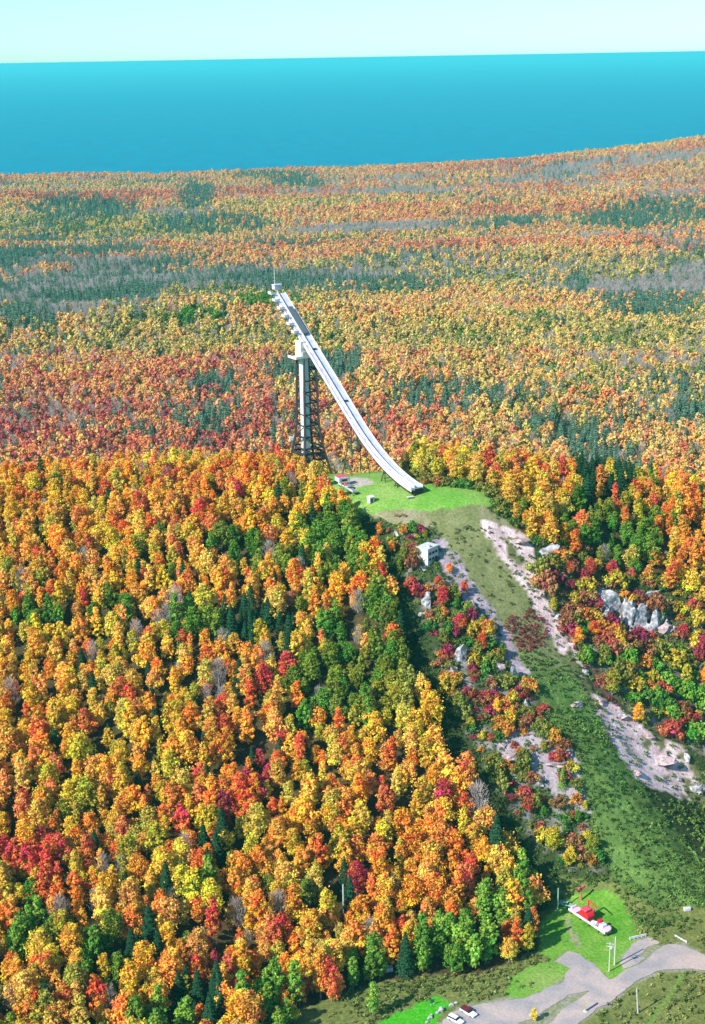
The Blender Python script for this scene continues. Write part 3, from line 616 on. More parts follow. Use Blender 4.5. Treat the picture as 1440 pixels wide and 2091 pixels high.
# ------------------------------------------------------------------ rocks
def rock(p, size, seed, m, name, lab, cat='rock', group=None, yaw=0.0, res=3, parent=None):
    import bmesh
    r_ = random.Random(seed); bm = bmesh.new(); bmesh.ops.create_icosphere(bm, subdivisions=res + 1, radius=1); size = [k * 1.35 for k in size]
    planes = []
    for k in range(16):
        v = Vector((r_.gauss(0, 1), r_.gauss(0, 1), r_.gauss(0, .35 if k % 4 else 1.5))).normalized(); planes.append((v, r_.uniform(.32, .78)))
    for v in bm.verts:
        c = v.co.copy()
        for nrm, dd in planes:
            k = c.dot(nrm)
            if k > dd: c -= nrm * (k - dd)
        q = c * 2.2 + Vector((seed * 3.1, 0, 0)); from_n = vn3(q)
        v.co = c * (1 + .22 * from_n + .12 * vn3(q * 2.7))
    cy, sy = math.cos(yaw), math.sin(yaw)
    for v in bm.verts:
        c = v.co; X_, Y_ = c.x * size[0], c.y * size[1]; v.co = Vector((X_ * cy - Y_ * sy, X_ * sy + Y_ * cy, c.z * size[2]))
    me = bpy.data.meshes.new(name); bm.to_mesh(me); bm.free(); me.materials.append(m)
    o = bpy.data.objects.new(name, me); C.objects.link(o); o.location = p
    if lab: tag(o, lab, cat, group)
    return o
from mathutils import noise as mnoise
def vn3(q): return mnoise.noise(q)
ROCKS = [
 (1245, 1238, (7, 5, 5), 'rock', 'rock_outcrop', 'broad pale grey rock dome, left end of the right hillside cliff', .2),
 (1280, 1266, (3.4, 3.2, 6.5), 'rock', 'cliff_slab', 'narrow upright pale slab beside the broad rock dome', .5),
 (1304, 1272, (4.4, 3.4, 6.5), 'rock', 'cliff_slab', 'tall pale cliff slab in the middle of the right cliff', .3),
 (1336, 1280, (4.4, 3.6, 6), 'rock', 'cliff_slab', 'rightmost tall pale slab of the right cliff', .6),
 (1225, 1208, (3, 2.2, 1.8), 'rock', 'boulder', 'small pale boulder above the broad rock dome', .1),
 (1365, 1290, (4, 3, 3), 'pinkrock', 'rock_outcrop', 'pinkish ledge at the right end of the cliff', .1),
 (1120, 1128, (7, 4, 2.6), 'rock', 'rock_outcrop', 'flat grey rock at the top right of the pink dirt', .3),
 (1060, 1105, (6, 4, 1.3), 'pinkrock', 'rock_ledge', 'pale pink rock ledge at the top of the pink dirt', .6),
 (1330, 1215, (5, 4, 3.5), 'rock', 'rock_outcrop', 'shaded blue grey rock in the dark gap above the cliff', .2),
 (872, 1232, (2.6, 2.4, 4), 'rock', 'rock_outcrop', 'small white rock face below the concrete tower', .2),
 (938, 1345, (4.4, 3, 4.2), 'rock', 'rock_outcrop', 'white rock face in the red bushes left of the strip', .5),
 (1050, 1385, (2.8, 2.4, 4.5), 'rock', 'rock_outcrop', 'grey rock edge beside the narrow middle of the strip', .4),
 (1020, 1365, (3.5, 2.4, 2.2), 'pinkrock', 'rock_outcrop', 'low pinkish rock left of the grey rock edge', .2),
 (1180, 1440, (5, 2.4, 1.2), 'pinkrock', 'rock_ledge', 'low flat ledge on the right edge of the green strip', .8),
 (1350, 1550, (8, 6, 1.6), 'pinkrock', 'rock_ledge', 'wide pink bare slab near the right edge of the hill', .5),
 (1420, 1612, (5, 3, 1.8), 'rock', 'rock_outcrop', 'pale rock at the right photo edge below the pink slab', .1),
 (1376, 1288, (2, 2, 1.5), 'rock', 'boulder', 'small pale boulder beside the pinkish ledge of the cliff', .1),
 (1140, 1560, (5, 4, 1.2), 'pinkrock', 'rock_ledge', 'greyish bare slab between the two bright green saplings', .3),
 (1040, 1545, (5, 4, 1.2), 'pinkrock', 'rock_ledge', 'greyish bare slab left of the bright green saplings', .3)]
_rr = random.Random(9)
for k, (u, v, wz, hz_) in enumerate([(1098,1150,2,1.6),(1108,1215,2.2,1.8),(1140,1262,2,1.6),(1168,1318,2.4,1.6),(1196,1372,2.2,1.8),(1225,1432,2.6,1.8),(1275,1462,3,1.6),(1322,1502,3,1.5),(1402,1548,3,2),(1300,1575,2.6,1.4),(1385,1590,2.6,1.6),(1250,1500,2.2,1.2),(900,1120,2,1.4),(962,1235,2.4,2),(1002,1305,2.4,2),(1068,1400,2.4,2.6),(905,1290,2.4,2.6),(925,1370,2.8,3),(965,1360,2,2.4),(1000,1390,2.4,2),(1075,1440,2.2,2.2),(870,1215,2,2),(860,1255,2.2,2.2),(1025,1520,2.6,1.8),(1100,1600,2.4,1.2),(1185,1625,2,1.4),(1160,1540,2.4,1.5)]):
    rock(at(u, v, -.1), (wz * 1.1, wz * .8, hz_ * .8), 120 + k, M['pinkrock'] if k % 2 else M['rock'], 'rock_ledge', 'broken ledge of rock in the soil beside the landing strip', 'rock', 'broken ledges beside the landing strip', yaw=_rr.uniform(0, 3))
for k, (u, v, wz, hz_) in enumerate([(1228,1240,3,3),(1238,1262,3.4,4.5),(1256,1225,3.5,3),(1262,1278,3,5.5),(1272,1248,3.2,5),(1291,1252,3,5.5),(1314,1258,3,5),(1322,1285,3,4.5),(1346,1262,3,4.5),(1352,1288,3,3.5),(1310,1300,3,3.5),(1290,1296,3,4),(1212,1225,2.6,2),(1240,1195,2.4,1.5),(1362,1272,2.6,2.2)]):
    rock(at(u, v, .2), (wz, wz * .85, hz_), 80 + k, M['rock'] if k % 3 else M['pinkrock'], 'cliff_block', 'fractured grey block wedged into the right hillside cliff', 'rock', 'fractured blocks of the right cliff', yaw=_rr.uniform(0, 3))
for i, (u, v, sz, m, nm, lab, yw) in enumerate(ROCKS):
    p = at(u, v, sz[2] * .05); rock(p, sz, i + 1, M[m], nm, lab, 'rock', yaw=yw)
for i, (u, v, s_) in enumerate([(878, 2080, .8), (873, 2088, .7), (900, 2064, 1.1), (906, 2060, .6), (921, 2053, .8), (931, 2050, .6), (881, 2074, .6), (894, 2070, .6)]):
    rock(at(u, v, .2), (s_ * 1.2, s_, s_ * .8), i + 50, M['rock'], 'boulder', 'pale boulder in the row between bottom lawn and gravel', 'rock', 'boulders edging the bottom lawn', res=2)

# ------------------------------------------------------------------ tree prototypes
def quads_mesh(name, cen, nrm, size, lvc, mat_, rg, asp=1.0, extra=None):
    n_ = len(cen); r_ = rg.normal(size=(n_, 3)); tx = np.cross(nrm, r_); tx /= np.linalg.norm(tx, axis=1)[:, None] + 1e-9; ty = np.cross(nrm, tx)
    s = size[:, None]; V = np.empty((n_, 4, 3))
    V[:, 0] = cen - tx * s; V[:, 1] = cen - ty * s * .75 * asp; V[:, 2] = cen + tx * s * .9; V[:, 3] = cen + ty * s * .75 * asp
    me = bpy.data.meshes.new(name); me.vertices.add(n_ * 4); me.vertices.foreach_set('co', V.astype(np.float32).ravel())
    me.loops.add(n_ * 4); me.loops.foreach_set('vertex_index', np.arange(n_ * 4, dtype=np.int32)); me.polygons.add(n_)
    me.polygons.foreach_set('loop_start', np.arange(0, n_ * 4, 4, dtype=np.int32)); me.polygons.foreach_set('loop_total', np.full(n_, 4, np.int32)); me.update(calc_edges=True)
    at_ = me.color_attributes.new('lv', 'FLOAT_COLOR', 'POINT'); c_ = np.repeat(np.concatenate([lvc, np.ones((n_, 1))], 1), 4, axis=0); at_.data.foreach_set('color', c_.astype(np.float32).ravel())
    me.materials.append(mat_); return me
def broad(seed, W, H, z0, nlobe, nleaf, ls, mat_, name='crown', narrow=0.0, soft=1.0):
    rg = np.random.default_rng(seed); lob = []
    for k in range(nlobe):
        t = (k + .5) / nlobe; h = t ** .85
        rad = W / 2 * (math.sin(math.pi * min(1, (h * .82 + .16))) ** .7) * .66
        a = k * 2.4 + rg.uniform(-.5, .5); rr = rad * 1.36 * math.sqrt(rg.uniform(.15, 1)) * (1 + .25 * math.sin(3 * a + seed)) * (1 - narrow)
        if k >= nlobe - 2: rr *= .6
        r_ = W * rg.uniform(.09, .21) * (1 if h < .85 else .8)
        lob.append((rr * math.cos(a), rr * math.sin(a), z0 + r_ * .6 + h * (H - r_ * 1.6) * rg.uniform(.86, 1.0), r_, .54 + soft * rg.uniform(-.14, .14), .498 + soft * rg.normal() * .018 + .020 * (1 - h) ** 1.5))
    lob = np.array(lob); pr = lob[:, 3] ** 2; pr /= pr.sum(); id_ = rg.choice(nlobe, nleaf, p=pr); L = lob[id_]
    d = rg.normal(size=(nleaf, 3)); d[:, 2] = d[:, 2] * .9 + .25; d /= np.linalg.norm(d, axis=1)[:, None]
    cen = L[:, :3] + d * L[:, 3:4] * (rg.uniform(.5, 1.15, (nleaf, 1)) + (rg.random((nleaf, 1)) < .12) * rg.uniform(0, .6, (nleaf, 1))) * np.array([1, 1, .85])
    cen = cen + rg.normal(size=(nleaf, 3)) * (rg.random((nleaf, 1)) < .28) * W * .055
    nrm = d + rg.normal(size=(nleaf, 3)) * .45; nrm /= np.linalg.norm(nrm, axis=1)[:, None]
    lvc = np.stack([L[:, 4] * rg.uniform(.72, 1.25, nleaf), L[:, 5] + rg.normal(size=nleaf) * .014, rg.random(nleaf)], 1)
    return quads_mesh(name, cen, nrm, ls * rg.uniform(.6, 1.3, nleaf), lvc, mat_, rg)
def conif(seed, W, H, z0, n_, ls, mat_, name='crown'):
    rg = np.random.default_rng(seed); t = rg.random(n_) ** .8; tier = np.round(t * 11) / 11 + rg.normal(size=n_) * .012
    a = rg.uniform(0, 6.283, n_); rmax = W / 2 * (1 - tier) ** .8 * (1 + .18 * np.sin(a * 5 + tier * 40)) + .12; r_ = rmax * np.sqrt(rg.uniform(.25, 1, n_))
    cen = np.stack([r_ * np.cos(a), r_ * np.sin(a), z0 + tier * (H) - r_ * .28], 1)
    nrm = np.stack([np.cos(a) * .6, np.sin(a) * .6, np.full(n_, .75)], 1) + rg.normal(size=(n_, 3)) * .35; nrm /= np.linalg.norm(nrm, axis=1)[:, None]
    lvc = np.stack([rg.uniform(.3, .62, n_), .5 + rg.normal(size=n_) * .012, rg.random(n_)], 1)
    return quads_mesh(name, cen, nrm, ls * rg.uniform(.6, 1.2, n_), lvc, mat_, rg, .6)
def bare(seed, W, H, z0, n_, ls, mat_, name='crown'):
    rg = np.random.default_rng(seed); a = rg.uniform(0, 6.283, n_); h = rg.random(n_); r_ = W / 2 * (.25 + .75 * np.sin(np.pi * (h * .85 + .1))) * np.sqrt(rg.random(n_)) * (1 + .35 * np.sin(a * 3 + h * 9))
    cen = np.stack([r_ * np.cos(a), r_ * np.sin(a), z0 + h * H], 1)
    d = np.stack([np.cos(a) * .5, np.sin(a) * .5, np.ones(n_)], 1) + rg.normal(size=(n_, 3)) * .3; d /= np.linalg.norm(d, axis=1)[:, None]
    q = rg.normal(size=(n_, 3)); q = np.cross(d, q); q /= np.linalg.norm(q, axis=1)[:, None]
    V = np.empty((n_, 4, 3)); L = (ls * rg.uniform(.7, 1.6, n_))[:, None]; wd = .055
    V[:, 0] = cen - d * L - q * wd; V[:, 1] = cen - d * L + q * wd; V[:, 2] = cen + d * L + q * wd * .5; V[:, 3] = cen + d * L - q * wd * .5
    me = bpy.data.meshes.new(name); me.vertices.add(n_ * 4); me.vertices.foreach_set('co', V.astype(np.float32).ravel()); me.loops.add(n_ * 4); me.loops.foreach_set('vertex_index', np.arange(n_ * 4, dtype=np.int32)); me.polygons.add(n_)
    me.polygons.foreach_set('loop_start', np.arange(0, n_ * 4, 4, dtype=np.int32)); me.polygons.foreach_set('loop_total', np.full(n_, 4, np.int32)); me.update(calc_edges=True)
    at_ = me.color_attributes.new('lv', 'FLOAT_COLOR', 'POINT'); c_ = np.tile([.5, .5, .5, 1], (n_ * 4, 1)); at_.data.foreach_set('color', c_.astype(np.float32).ravel()); me.materials.append(mat_); return me
def trunk_mesh(seed, H, r0, nlimb=5):
    rg = random.Random(seed); mb = MB(); pts = [np.array([rg.uniform(-.3, .3) * k / 4, rg.uniform(-.3, .3) * k / 4, -1 + (H + 1) * k / 4]) for k in range(5)]
    mb.tube(pts, [r0, r0 * .8, r0 * .6, r0 * .4, r0 * .12], 7)
    for k in range(nlimb):
        t = .4 + .45 * k / nlimb; b0 = pts[0] * (1 - t) + pts[4] * t; a = k * 2.4 + rg.random(); ln = H * .24 * (1.15 - t)
        mb.tube([b0, b0 + np.array([math.cos(a) * ln * .6, math.sin(a) * ln * .6, ln * .5]), b0 + np.array([math.cos(a) * ln, math.sin(a) * ln, ln * 1.1])], [r0 * .38, r0 * .25, r0 * .08], 5)
    me = bpy.data.meshes.new('trunk'); me.from_pydata(np.concatenate(mb.v).tolist(), [], mb.f); me.materials.append(M['bark']); return me
# kinds: 0-3 maple shapes, 4-5 tall narrow aspen, 6-7 conifer, 8 bare tree
PR = []
for k, (W_, H_, z0) in enumerate([(8.0, 14, 3), (9.2, 12, 3), (6.8, 15, 3), (8.4, 13, 2.5), (5.2, 16, 2.5), (6.0, 15, 2)]):
    PR.append(dict(hi=broad(100 + k, W_, H_, z0, 34 + k, 2200, .38, LEAF_O), mass=broad(100 + k, W_, H_, z0, 34 + k, 1650, .44, LEAF_I), lo=broad(200 + k, W_ * 1.08, H_, z0, 22, 440, .88, LEAF_I, soft=.35), trunk=trunk_mesh(k, z0 + H_ * .75, .34)))
for k, (W_, H_) in enumerate([(8.0, 17), (6.6, 14.5)]):
    PR.append(dict(hi=conif(300 + k, W_, H_, 1.0, 2600, .5, LEAF_O), mass=conif(300 + k, W_, H_, 1.0, 1700, .6, LEAF_I), lo=conif(310 + k, W_, H_, 1.5, 220, 1.0, LEAF_I), trunk=trunk_mesh(20 + k, H_, .26, 0)))
PR.append(dict(hi=bare(320, 7.5, 11, 4, 520, .8, LEAF_O), mass=bare(320, 7.5, 11, 4, 420, .9, LEAF_I), lo=bare(321, 7.5, 10, 4, 300, 1.3, LEAF_I), trunk=trunk_mesh(30, 15, .28, 8)))
BUSH = [broad(400 + k, 4.4 + .5 * k, 3.6, .1, 16, 760, .29, LEAF_O) for k in range(3)]
BUSHT = [trunk_mesh(40 + k, 2.8, .14, 6) for k in range(3)]

# ------------------------------------------------------------------ colours of the autumn forest
RAMP = np.array([(.58, .05, .075), (.62, .06, .05), (.78, .17, .045), (.88, .32, .04), (.88, .46, .045), (.76, .58, .05), (.33, .33, .035), (.10, .24, .03), (.22, .39, .05)])
RN = ['crimson', 'red', 'red orange', 'orange', 'golden', 'yellow', 'olive', 'green', 'bright green']
def ramp(t):
    t = np.clip(t, 0, 7.999); i = t.astype(int); f_ = (t - i)[:, None]; return RAMP[i] * (1 - f_) + RAMP[i + 1] * f_
SPR = np.array([.028, .095, .040]); BAREC = np.array([.46, .40, .35])
SPOTS = [  # photo spots: u, v, radius u, radius v, value on the colour ramp (9 conifer, 10 bare)
 (530,1575,38,45,0.1),(460,1650,22,20,.3),(28,1740,30,40,.9),(100,1760,35,50,1.7),(600,1380,40,20,1.0),(545,1500,30,30,1.2),(740,1790,22,45,.6),(430,1890,28,40,1.5),
 (540,1260,75,45,9),(500,1250,45,40,9),(480,1110,60,35,6.6),(560,1140,50,30,6.5),(640,1100,60,40,6.6),(690,1080,60,45,6.8),(700,1160,50,50,7),(690,1260,35,30,7.8),(230,1240,40,35,7),(390,1270,40,40,7),
 (65,1240,60,40,7),(105,930,30,20,3),(640,1360,60,45,7),(700,1330,35,60,7),(720,1400,50,60,6.4),(420,2040,60,50,9),(210,1950,60,60,7.0),(300,1935,25,45,9),(50,1900,35,35,7.8),
 (430,1810,20,20,7.8),(960,1930,45,70,8),(1000,1890,40,60,8),(1070,1790,40,70,8),(900,1930,60,60,7.6),(870,1960,40,45,7.8),(760,1990,50,90,8),(560,2040,70,60,7.8),(350,2080,60,40,8),
 (860,1560,60,120,4.2),(800,1700,30,60,4.8),(1000,1750,40,50,4.2),(860,1830,60,60,4.0),(100,330,0,0,3),(590,1720,70,60,3.6),(780,1290,35,90,6.6),(800,1400,40,80,6.0),(820,1100,30,60,3),
 (1300,1080,60,60,6.8),(1210,1050,60,40,6.6),(1270,1120,30,50,7.8),(1400,1080,60,60,3),(1440,1160,40,60,3.4),(1430,1210,40,60,5),(1060,1000,60,60,4.2),(1130,1040,50,50,4.0),(940,970,40,35,5),(870,950,35,35,5.2),
 (150,430,90,26,9),(230,430,60,20,9),(430,462,130,22,9),(560,365,90,9,9),(610,380,60,8,9),(1350,440,120,28,9),(1260,455,80,20,9),(1320,630,110,30,9),(700,590,230,16,9),(630,760,90,32,9),(690,745,50,22,9),
 (1180,580,25,25,9),(1200,900,60,40,9),(1120,880,60,30,9),(1420,830,40,40,9),(1250,960,70,40,9),(410,860,60,20,9),(300,890,40,14,9),(1040,815,60,20,9),(900,810,90,30,9),(770,310,60,10,9),(400,405,40,30,9),
 (560,620,90,12,7),(400,650,60,18,7),(60,660,60,25,9),(450,790,60,25,9)]
def classify(P, rg):
    """ramp value (0-8), 9 conifer, 10 bare"""
    u, v, dpt = proj(P); n_ = len(P); x_, y_ = P[:, 0], P[:, 1]
    sc = np.where(y_ < 760, 1.0, 2.2)
    hn = fnoise(x_ / sc, y_ / sc, 38, 61); cn = fnoise(x_ / sc * .6, y_ / sc, 60, 62); bn = fnoise(x_ / sc * .6, y_ / sc, 75, 63)
    mean = np.full(n_, 3.9); sd = np.full(n_, .95); pc = np.full(n_, .025); pb = np.full(n_, .032)
    def setz(m, a, b, c, d): mean[m] = a; sd[m] = b; pc[m] = c; pb[m] = d
    far_ = y_ > 770
    setz(far_ & (v <= 420), 3.4, 1.2, .08, .17); setz(far_ & (v > 420) & (v <= 520), 4.4, 1.0, .10, .18)
    setz(far_ & (v > 520) & (v <= 600) & (u >= 560), 5.2, .9, .10, .22)
    setz(far_ & (v > 520) & (v <= 640 - (u - 330) * .1) & (u < 560), 4.6, .9, .30, .58)
    setz(far_ & (v > 600) & (v <= 740) & ~((v <= 640 - (u - 330) * .1) & (u < 330)), 5.3, .95, .08, .12)
    setz(far_ & (v > 740), 3.9, 1.4, .07, .16)
    setz(far_ & (v > 780) & (u < 560), 3.0, 1.4, .07, .15)
    setz(far_ & (v > 740) & (u > 900), 4.4, 1.4, .07, .13)
    m = ~far_ & (y_ < 470) & (x_ < 80); mean[m] = 3.9; sd[m] = 1.2; pb[m] = .06
    m = ~far_ & (u > 560) & (v > 1100) & (v < 1560) & (x_ < 40); mean[m] = 4.5; sd[m] = 1.25
    m = ~far_ & (u > 950) & (v < 1250); mean[m] = 3.9; sd[m] = 1.3
    sd = np.where(far_, sd * .68, sd)
    t = mean + hn * np.where(far_, 1.3, 1.05) + np.where(far_, fnoise(x_ * .3, y_, 300, 64) * 2.8, 0) + rg.normal(size=n_) * sd
    t = np.where(far_, np.clip(t, np.where((v > 740) & (u < 700), .5, 1.9), 6.8), np.clip(t, .6, 7.4))
    r_ = rg.random(n_); pcc = pc * np.exp((cn + np.where(far_, fnoise(x_ * .35, y_, 230, 65) * .6, 0)) * 2.7); pbb = pb * np.exp((bn + np.where(far_, fnoise(x_ * .35, y_, 200, 66) * .9, 0)) * 2.6)
    t = np.where(r_ < pcc, 9, np.where(r_ > 1 - pbb, 10, t))
    cu, cv = u, v - 40 * 600 / dpt * .9
    for su, sv, ru, rv, val in SPOTS:
        if not ru: continue
        m = ((u - su) / ru) ** 2 + ((cv - sv) / rv) ** 2 < 1 + .3 * rg.normal(size=n_)
        m &= rg.random(n_) < .8
        t = np.where(m, val if val >= 9 else val + rg.normal(size=n_) * .3, t)
    return t
def colour_of(t, P, rg):
    n_ = len(t); c = ramp(np.clip(t, 0, 8)); c[t >= 9] = SPR; mf = (t >= 9) & (P[:, 1] > 770); c[mf] = np.array([.14, .25, .15]); c[t >= 10] = BAREC  # far conifers lightened, with haze put into their colour
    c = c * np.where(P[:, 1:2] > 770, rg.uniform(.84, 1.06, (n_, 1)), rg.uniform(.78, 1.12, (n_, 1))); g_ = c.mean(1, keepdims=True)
    des = (rg.random((n_, 1)) ** 2 * .22 + np.where(P[:, 1:2] > 770, .22, 0)) * (t[:, None] < 6.5); c = c * (1 - des) + (g_ * np.where(P[:, 1:2] > 770, np.array([[1.30, 1.05, .86]]), np.array([[1.18, 1.02, .66]]))) * des  # far crowns greyed: painted haze on top of the haze volume
    return np.clip(c, 0, 1)
def kind_of(t, rg):
    n_ = len(t); k = rg.integers(0, 4, n_); k = np.where(rg.random(n_) < .25, rg.integers(4, 6, n_), k)
    k = np.where((t >= 7.3) & (t < 9), rg.integers(4, 6, n_), k); k = np.where((t >= 9) & (t < 10), rg.integers(6, 8, n_), k); return np.where(t >= 10, 8, k)
def jgrid(x0, x1, y0, y1, s, rg, j=.42):
    a = np.arange(x0, x1, s); b = np.arange(y0, y1, s * .92); X_, Y_ = np.meshgrid(a, b); X_ = X_ + (np.arange(len(b)) % 2)[:, None] * s / 2
    return (X_ + rg.uniform(-j, j, X_.shape) * s).ravel(), (Y_ + rg.uniform(-j, j, X_.shape) * s).ravel()
rg = np.random.default_rng(77)
ax_, ay_ = jgrid(-300, 300, 350, 800, 5.4, rg, .6)
keep = (np.abs(ax_) < ay_ * .24 * 1.25 + 25) & ~inpoly(Z['noforest'], ax_, ay_)
rel = np.stack([ax_, ay_], 1) - T0[:2]; sa = rel @ S[:2]; la = rel @ Ls[:2]
keep &= ~((sa > -10) & (sa < 74) & (np.abs(la) < 9)) & ~((sa >= 74) & (sa < 106) & (np.abs(la) < 11))
keep &= (fnoise(ax_, ay_, 12, 99) < .50) | (ay_ > 590) | (ax_ > -5)
ax_, ay_ = ax_[keep], ay_[keep]
NP = np.stack([ax_, ay_, terr(ax_, ay_)], 1)
NT = classify(NP, rg); NK = kind_of(NT, rg); NC = colour_of(NT, NP, rg)
NS = (.56 + .58 * rg.random(len(NP)) ** 1.4) * np.interp(NP[:, 1], [420, 560, 660], [1.03, .92, .82])
EDGE = GP([(1095,1830),(980,1690),(893,1510),(832,1340),(775,1150),(740,1090)])
de = np.full(len(NP), 1e9)
for a_i in range(len(EDGE) - 1):
    A_, B_ = EDGE[a_i], EDGE[a_i + 1]; tt = np.clip(((NP[:, :2] - A_) @ (B_ - A_)) / ((B_ - A_) @ (B_ - A_)), 0, 1); de = np.minimum(de, np.linalg.norm(NP[:, :2] - A_ - tt[:, None] * (B_ - A_), axis=1))
NS = np.where(de < 13, np.maximum(NS * 1.15, .92), NS)
# trees at the back edge of the field are lower
NR = rg.uniform(0, 6.283, len(NP))

u_, v_, d_ = proj(NP + np.array([0, 0, 12])); inside = (u_ > -20) & (u_ < 1460) & (v_ > 0) & (v_ < 2110)
order = np.argsort(np.where(inside, d_, 1e9)); ind = np.zeros(len(NP), bool)
for kinds, cap in (((0, 1, 2, 3), 235), ((4, 5), 60), ((6, 7), 60), ((8,), 30)):
    c_ = [i for i in order if inside[i] and NK[i] in kinds and (NP[i][1] < 700)][:cap]; ind[c_] = True
KN = ['maple_tree'] * 4 + ['aspen_tree'] * 2 + ['spruce_tree'] * 2 + ['bare_tree']
def zone_name(u, v):
    if u > 900 and v < 1300: return 'on the right hillside beyond the landing strip'
    a = 'far left' if u < 300 else 'left middle' if u < 600 else 'right part'
    b = 'upper forest slope' if v < 1350 else 'middle forest slope' if v < 1600 else 'lower forest slope' if v < 1850 else 'forest foot at the bottom'
    return f'in the {a} of the {b}'
def plant_tree(i, P, k, c, s, r, label, group, name=None):
    t = bpy.data.objects.new(name or KN[k], None); C.objects.link(t); t.location = P; t.rotation_euler = (0, 0, r); t.scale = (s, s, s)
    tag(t, label, 'tree', group)
    cr = bpy.data.objects.new('crown', PR[k]['hi']); C.objects.link(cr); cr.parent = t; cr.color = (*c, 1)
    tk = bpy.data.objects.new('trunk', PR[k]['trunk']); C.objects.link(tk); tk.parent = t
for i in np.nonzero(ind)[0]:
    k = NK[i]; t_ = NT[i]; z_ = zone_name(u_[i], v_[i])
    what = 'dark green spruce' if k in (6, 7) else 'leafless grey tree' if k == 8 else RN[int(round(min(t_, 8)))] + (' narrow tree' if k in (4, 5) else ' round maple')
    plant_tree(i, NP[i], k, NC[i], NS[i], NR[i], f'{what} {z_}', f'{what}s {z_}')

# far forest
fy = []; fx = []
for (y0, y1, s) in ((800, 1600, 6.2), (1600, 3000, 7.0), (3000, 6400, 9.5)):
    a, b2 = jgrid(-y1 * .31, y1 * .31, y0, y1, s, rg, .6); m = np.abs(a) < b2 * .24 * 1.2 + 30; fx.append(a[m]); fy.append(b2[m])
fx = np.concatenate(fx); fy = np.concatenate(fy); fz = terr(fx, fy); m = fz > LAKE_Z - 1.0; fx, fy, fz = fx[m], fy[m], fz[m]
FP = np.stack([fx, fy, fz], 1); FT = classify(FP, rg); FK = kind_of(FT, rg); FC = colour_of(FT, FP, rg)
FS = (.68 + .62 * rg.random(len(FP)) ** 1.5) * np.where(fy > 3000, 1.2, np.where(fy > 1600, 1.02, .92))
hidden_near = ~ind
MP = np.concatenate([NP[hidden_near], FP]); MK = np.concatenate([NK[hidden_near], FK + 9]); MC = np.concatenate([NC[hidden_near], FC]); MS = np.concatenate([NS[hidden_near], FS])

def scatter(name, P, K, Cc, Sc, meshes, label, cat, rgx):
    me = bpy.data.meshes.new(name); n_ = len(P); me.vertices.add(n_); me.vertices.foreach_set('co', P.astype(np.float32).ravel())
    def attr(nm, ty, data, key): a = me.attributes.new(nm, ty, 'POINT'); a.data.foreach_set(key, data)
    attr('kidx', 'INT', K.astype(np.int32), 'value'); attr('scl', 'FLOAT', Sc.astype(np.float32), 'value'); attr('rot', 'FLOAT', rgx.uniform(0, 6.283, n_).astype(np.float32), 'value')
    attr('tcol', 'FLOAT_COLOR', np.concatenate([Cc, np.ones((n_, 1))], 1).astype(np.float32).ravel(), 'color')
    o = bpy.data.objects.new(name, me); C.objects.link(o); tag(o, label, cat, None, 'stuff')
    ng = bpy.data.node_groups.new(name, 'GeometryNodeTree'); ng.interface.new_socket('Geometry', in_out='INPUT', socket_type='NodeSocketGeometry'); ng.interface.new_socket('Geometry', in_out='OUTPUT', socket_type='NodeSocketGeometry')
    gi = ng.nodes.new('NodeGroupInput'); go = ng.nodes.new('NodeGroupOutput'); jn = ng.nodes.new('GeometryNodeJoinGeometry'); ng.links.new(jn.outputs[0], go.inputs[0])
    def na(nm, ty): q = ng.nodes.new('GeometryNodeInputNamedAttribute'); q.data_type = ty; q.inputs['Name'].default_value = nm; return q.outputs[0]
    ki = na('kidx', 'INT'); sc_ = na('scl', 'FLOAT'); ro = na('rot', 'FLOAT'); cx = ng.nodes.new('ShaderNodeCombineXYZ'); ng.links.new(ro, cx.inputs['Z'])
    for k, ms in enumerate(meshes):
        po = bpy.data.objects.new(name + '_kind', ms)
        oi = ng.nodes.new('GeometryNodeObjectInfo'); oi.inputs['Object'].default_value = po; oi.inputs['As Instance'].default_value = True
        ip = ng.nodes.new('GeometryNodeInstanceOnPoints'); cmp_ = ng.nodes.new('FunctionNodeCompare'); cmp_.data_type = 'INT'; cmp_.operation = 'EQUAL'
        ng.links.new(ki, [s for s in cmp_.inputs if s.enabled and s.type == 'INT'][0]); [s for s in cmp_.inputs if s.enabled and s.type == 'INT'][1].default_value = k
        ng.links.new(gi.outputs[0], ip.inputs['Points']); ng.links.new(cmp_.outputs[0], ip.inputs['Selection']); ng.links.new(oi.outputs['Geometry'], ip.inputs['Instance'])
        ng.links.new(cx.outputs[0], ip.inputs['Rotation']); ng.links.new(sc_, ip.inputs['Scale']); ng.links.new(ip.outputs[0], jn.inputs[0])
    md = o.modifiers.new('scatter', 'NODES'); md.node_group = ng; return o
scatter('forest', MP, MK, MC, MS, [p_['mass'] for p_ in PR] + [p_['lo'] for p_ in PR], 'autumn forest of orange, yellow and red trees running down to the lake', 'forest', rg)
print('forest instances', len(MP), 'individual', int(ind.sum()))

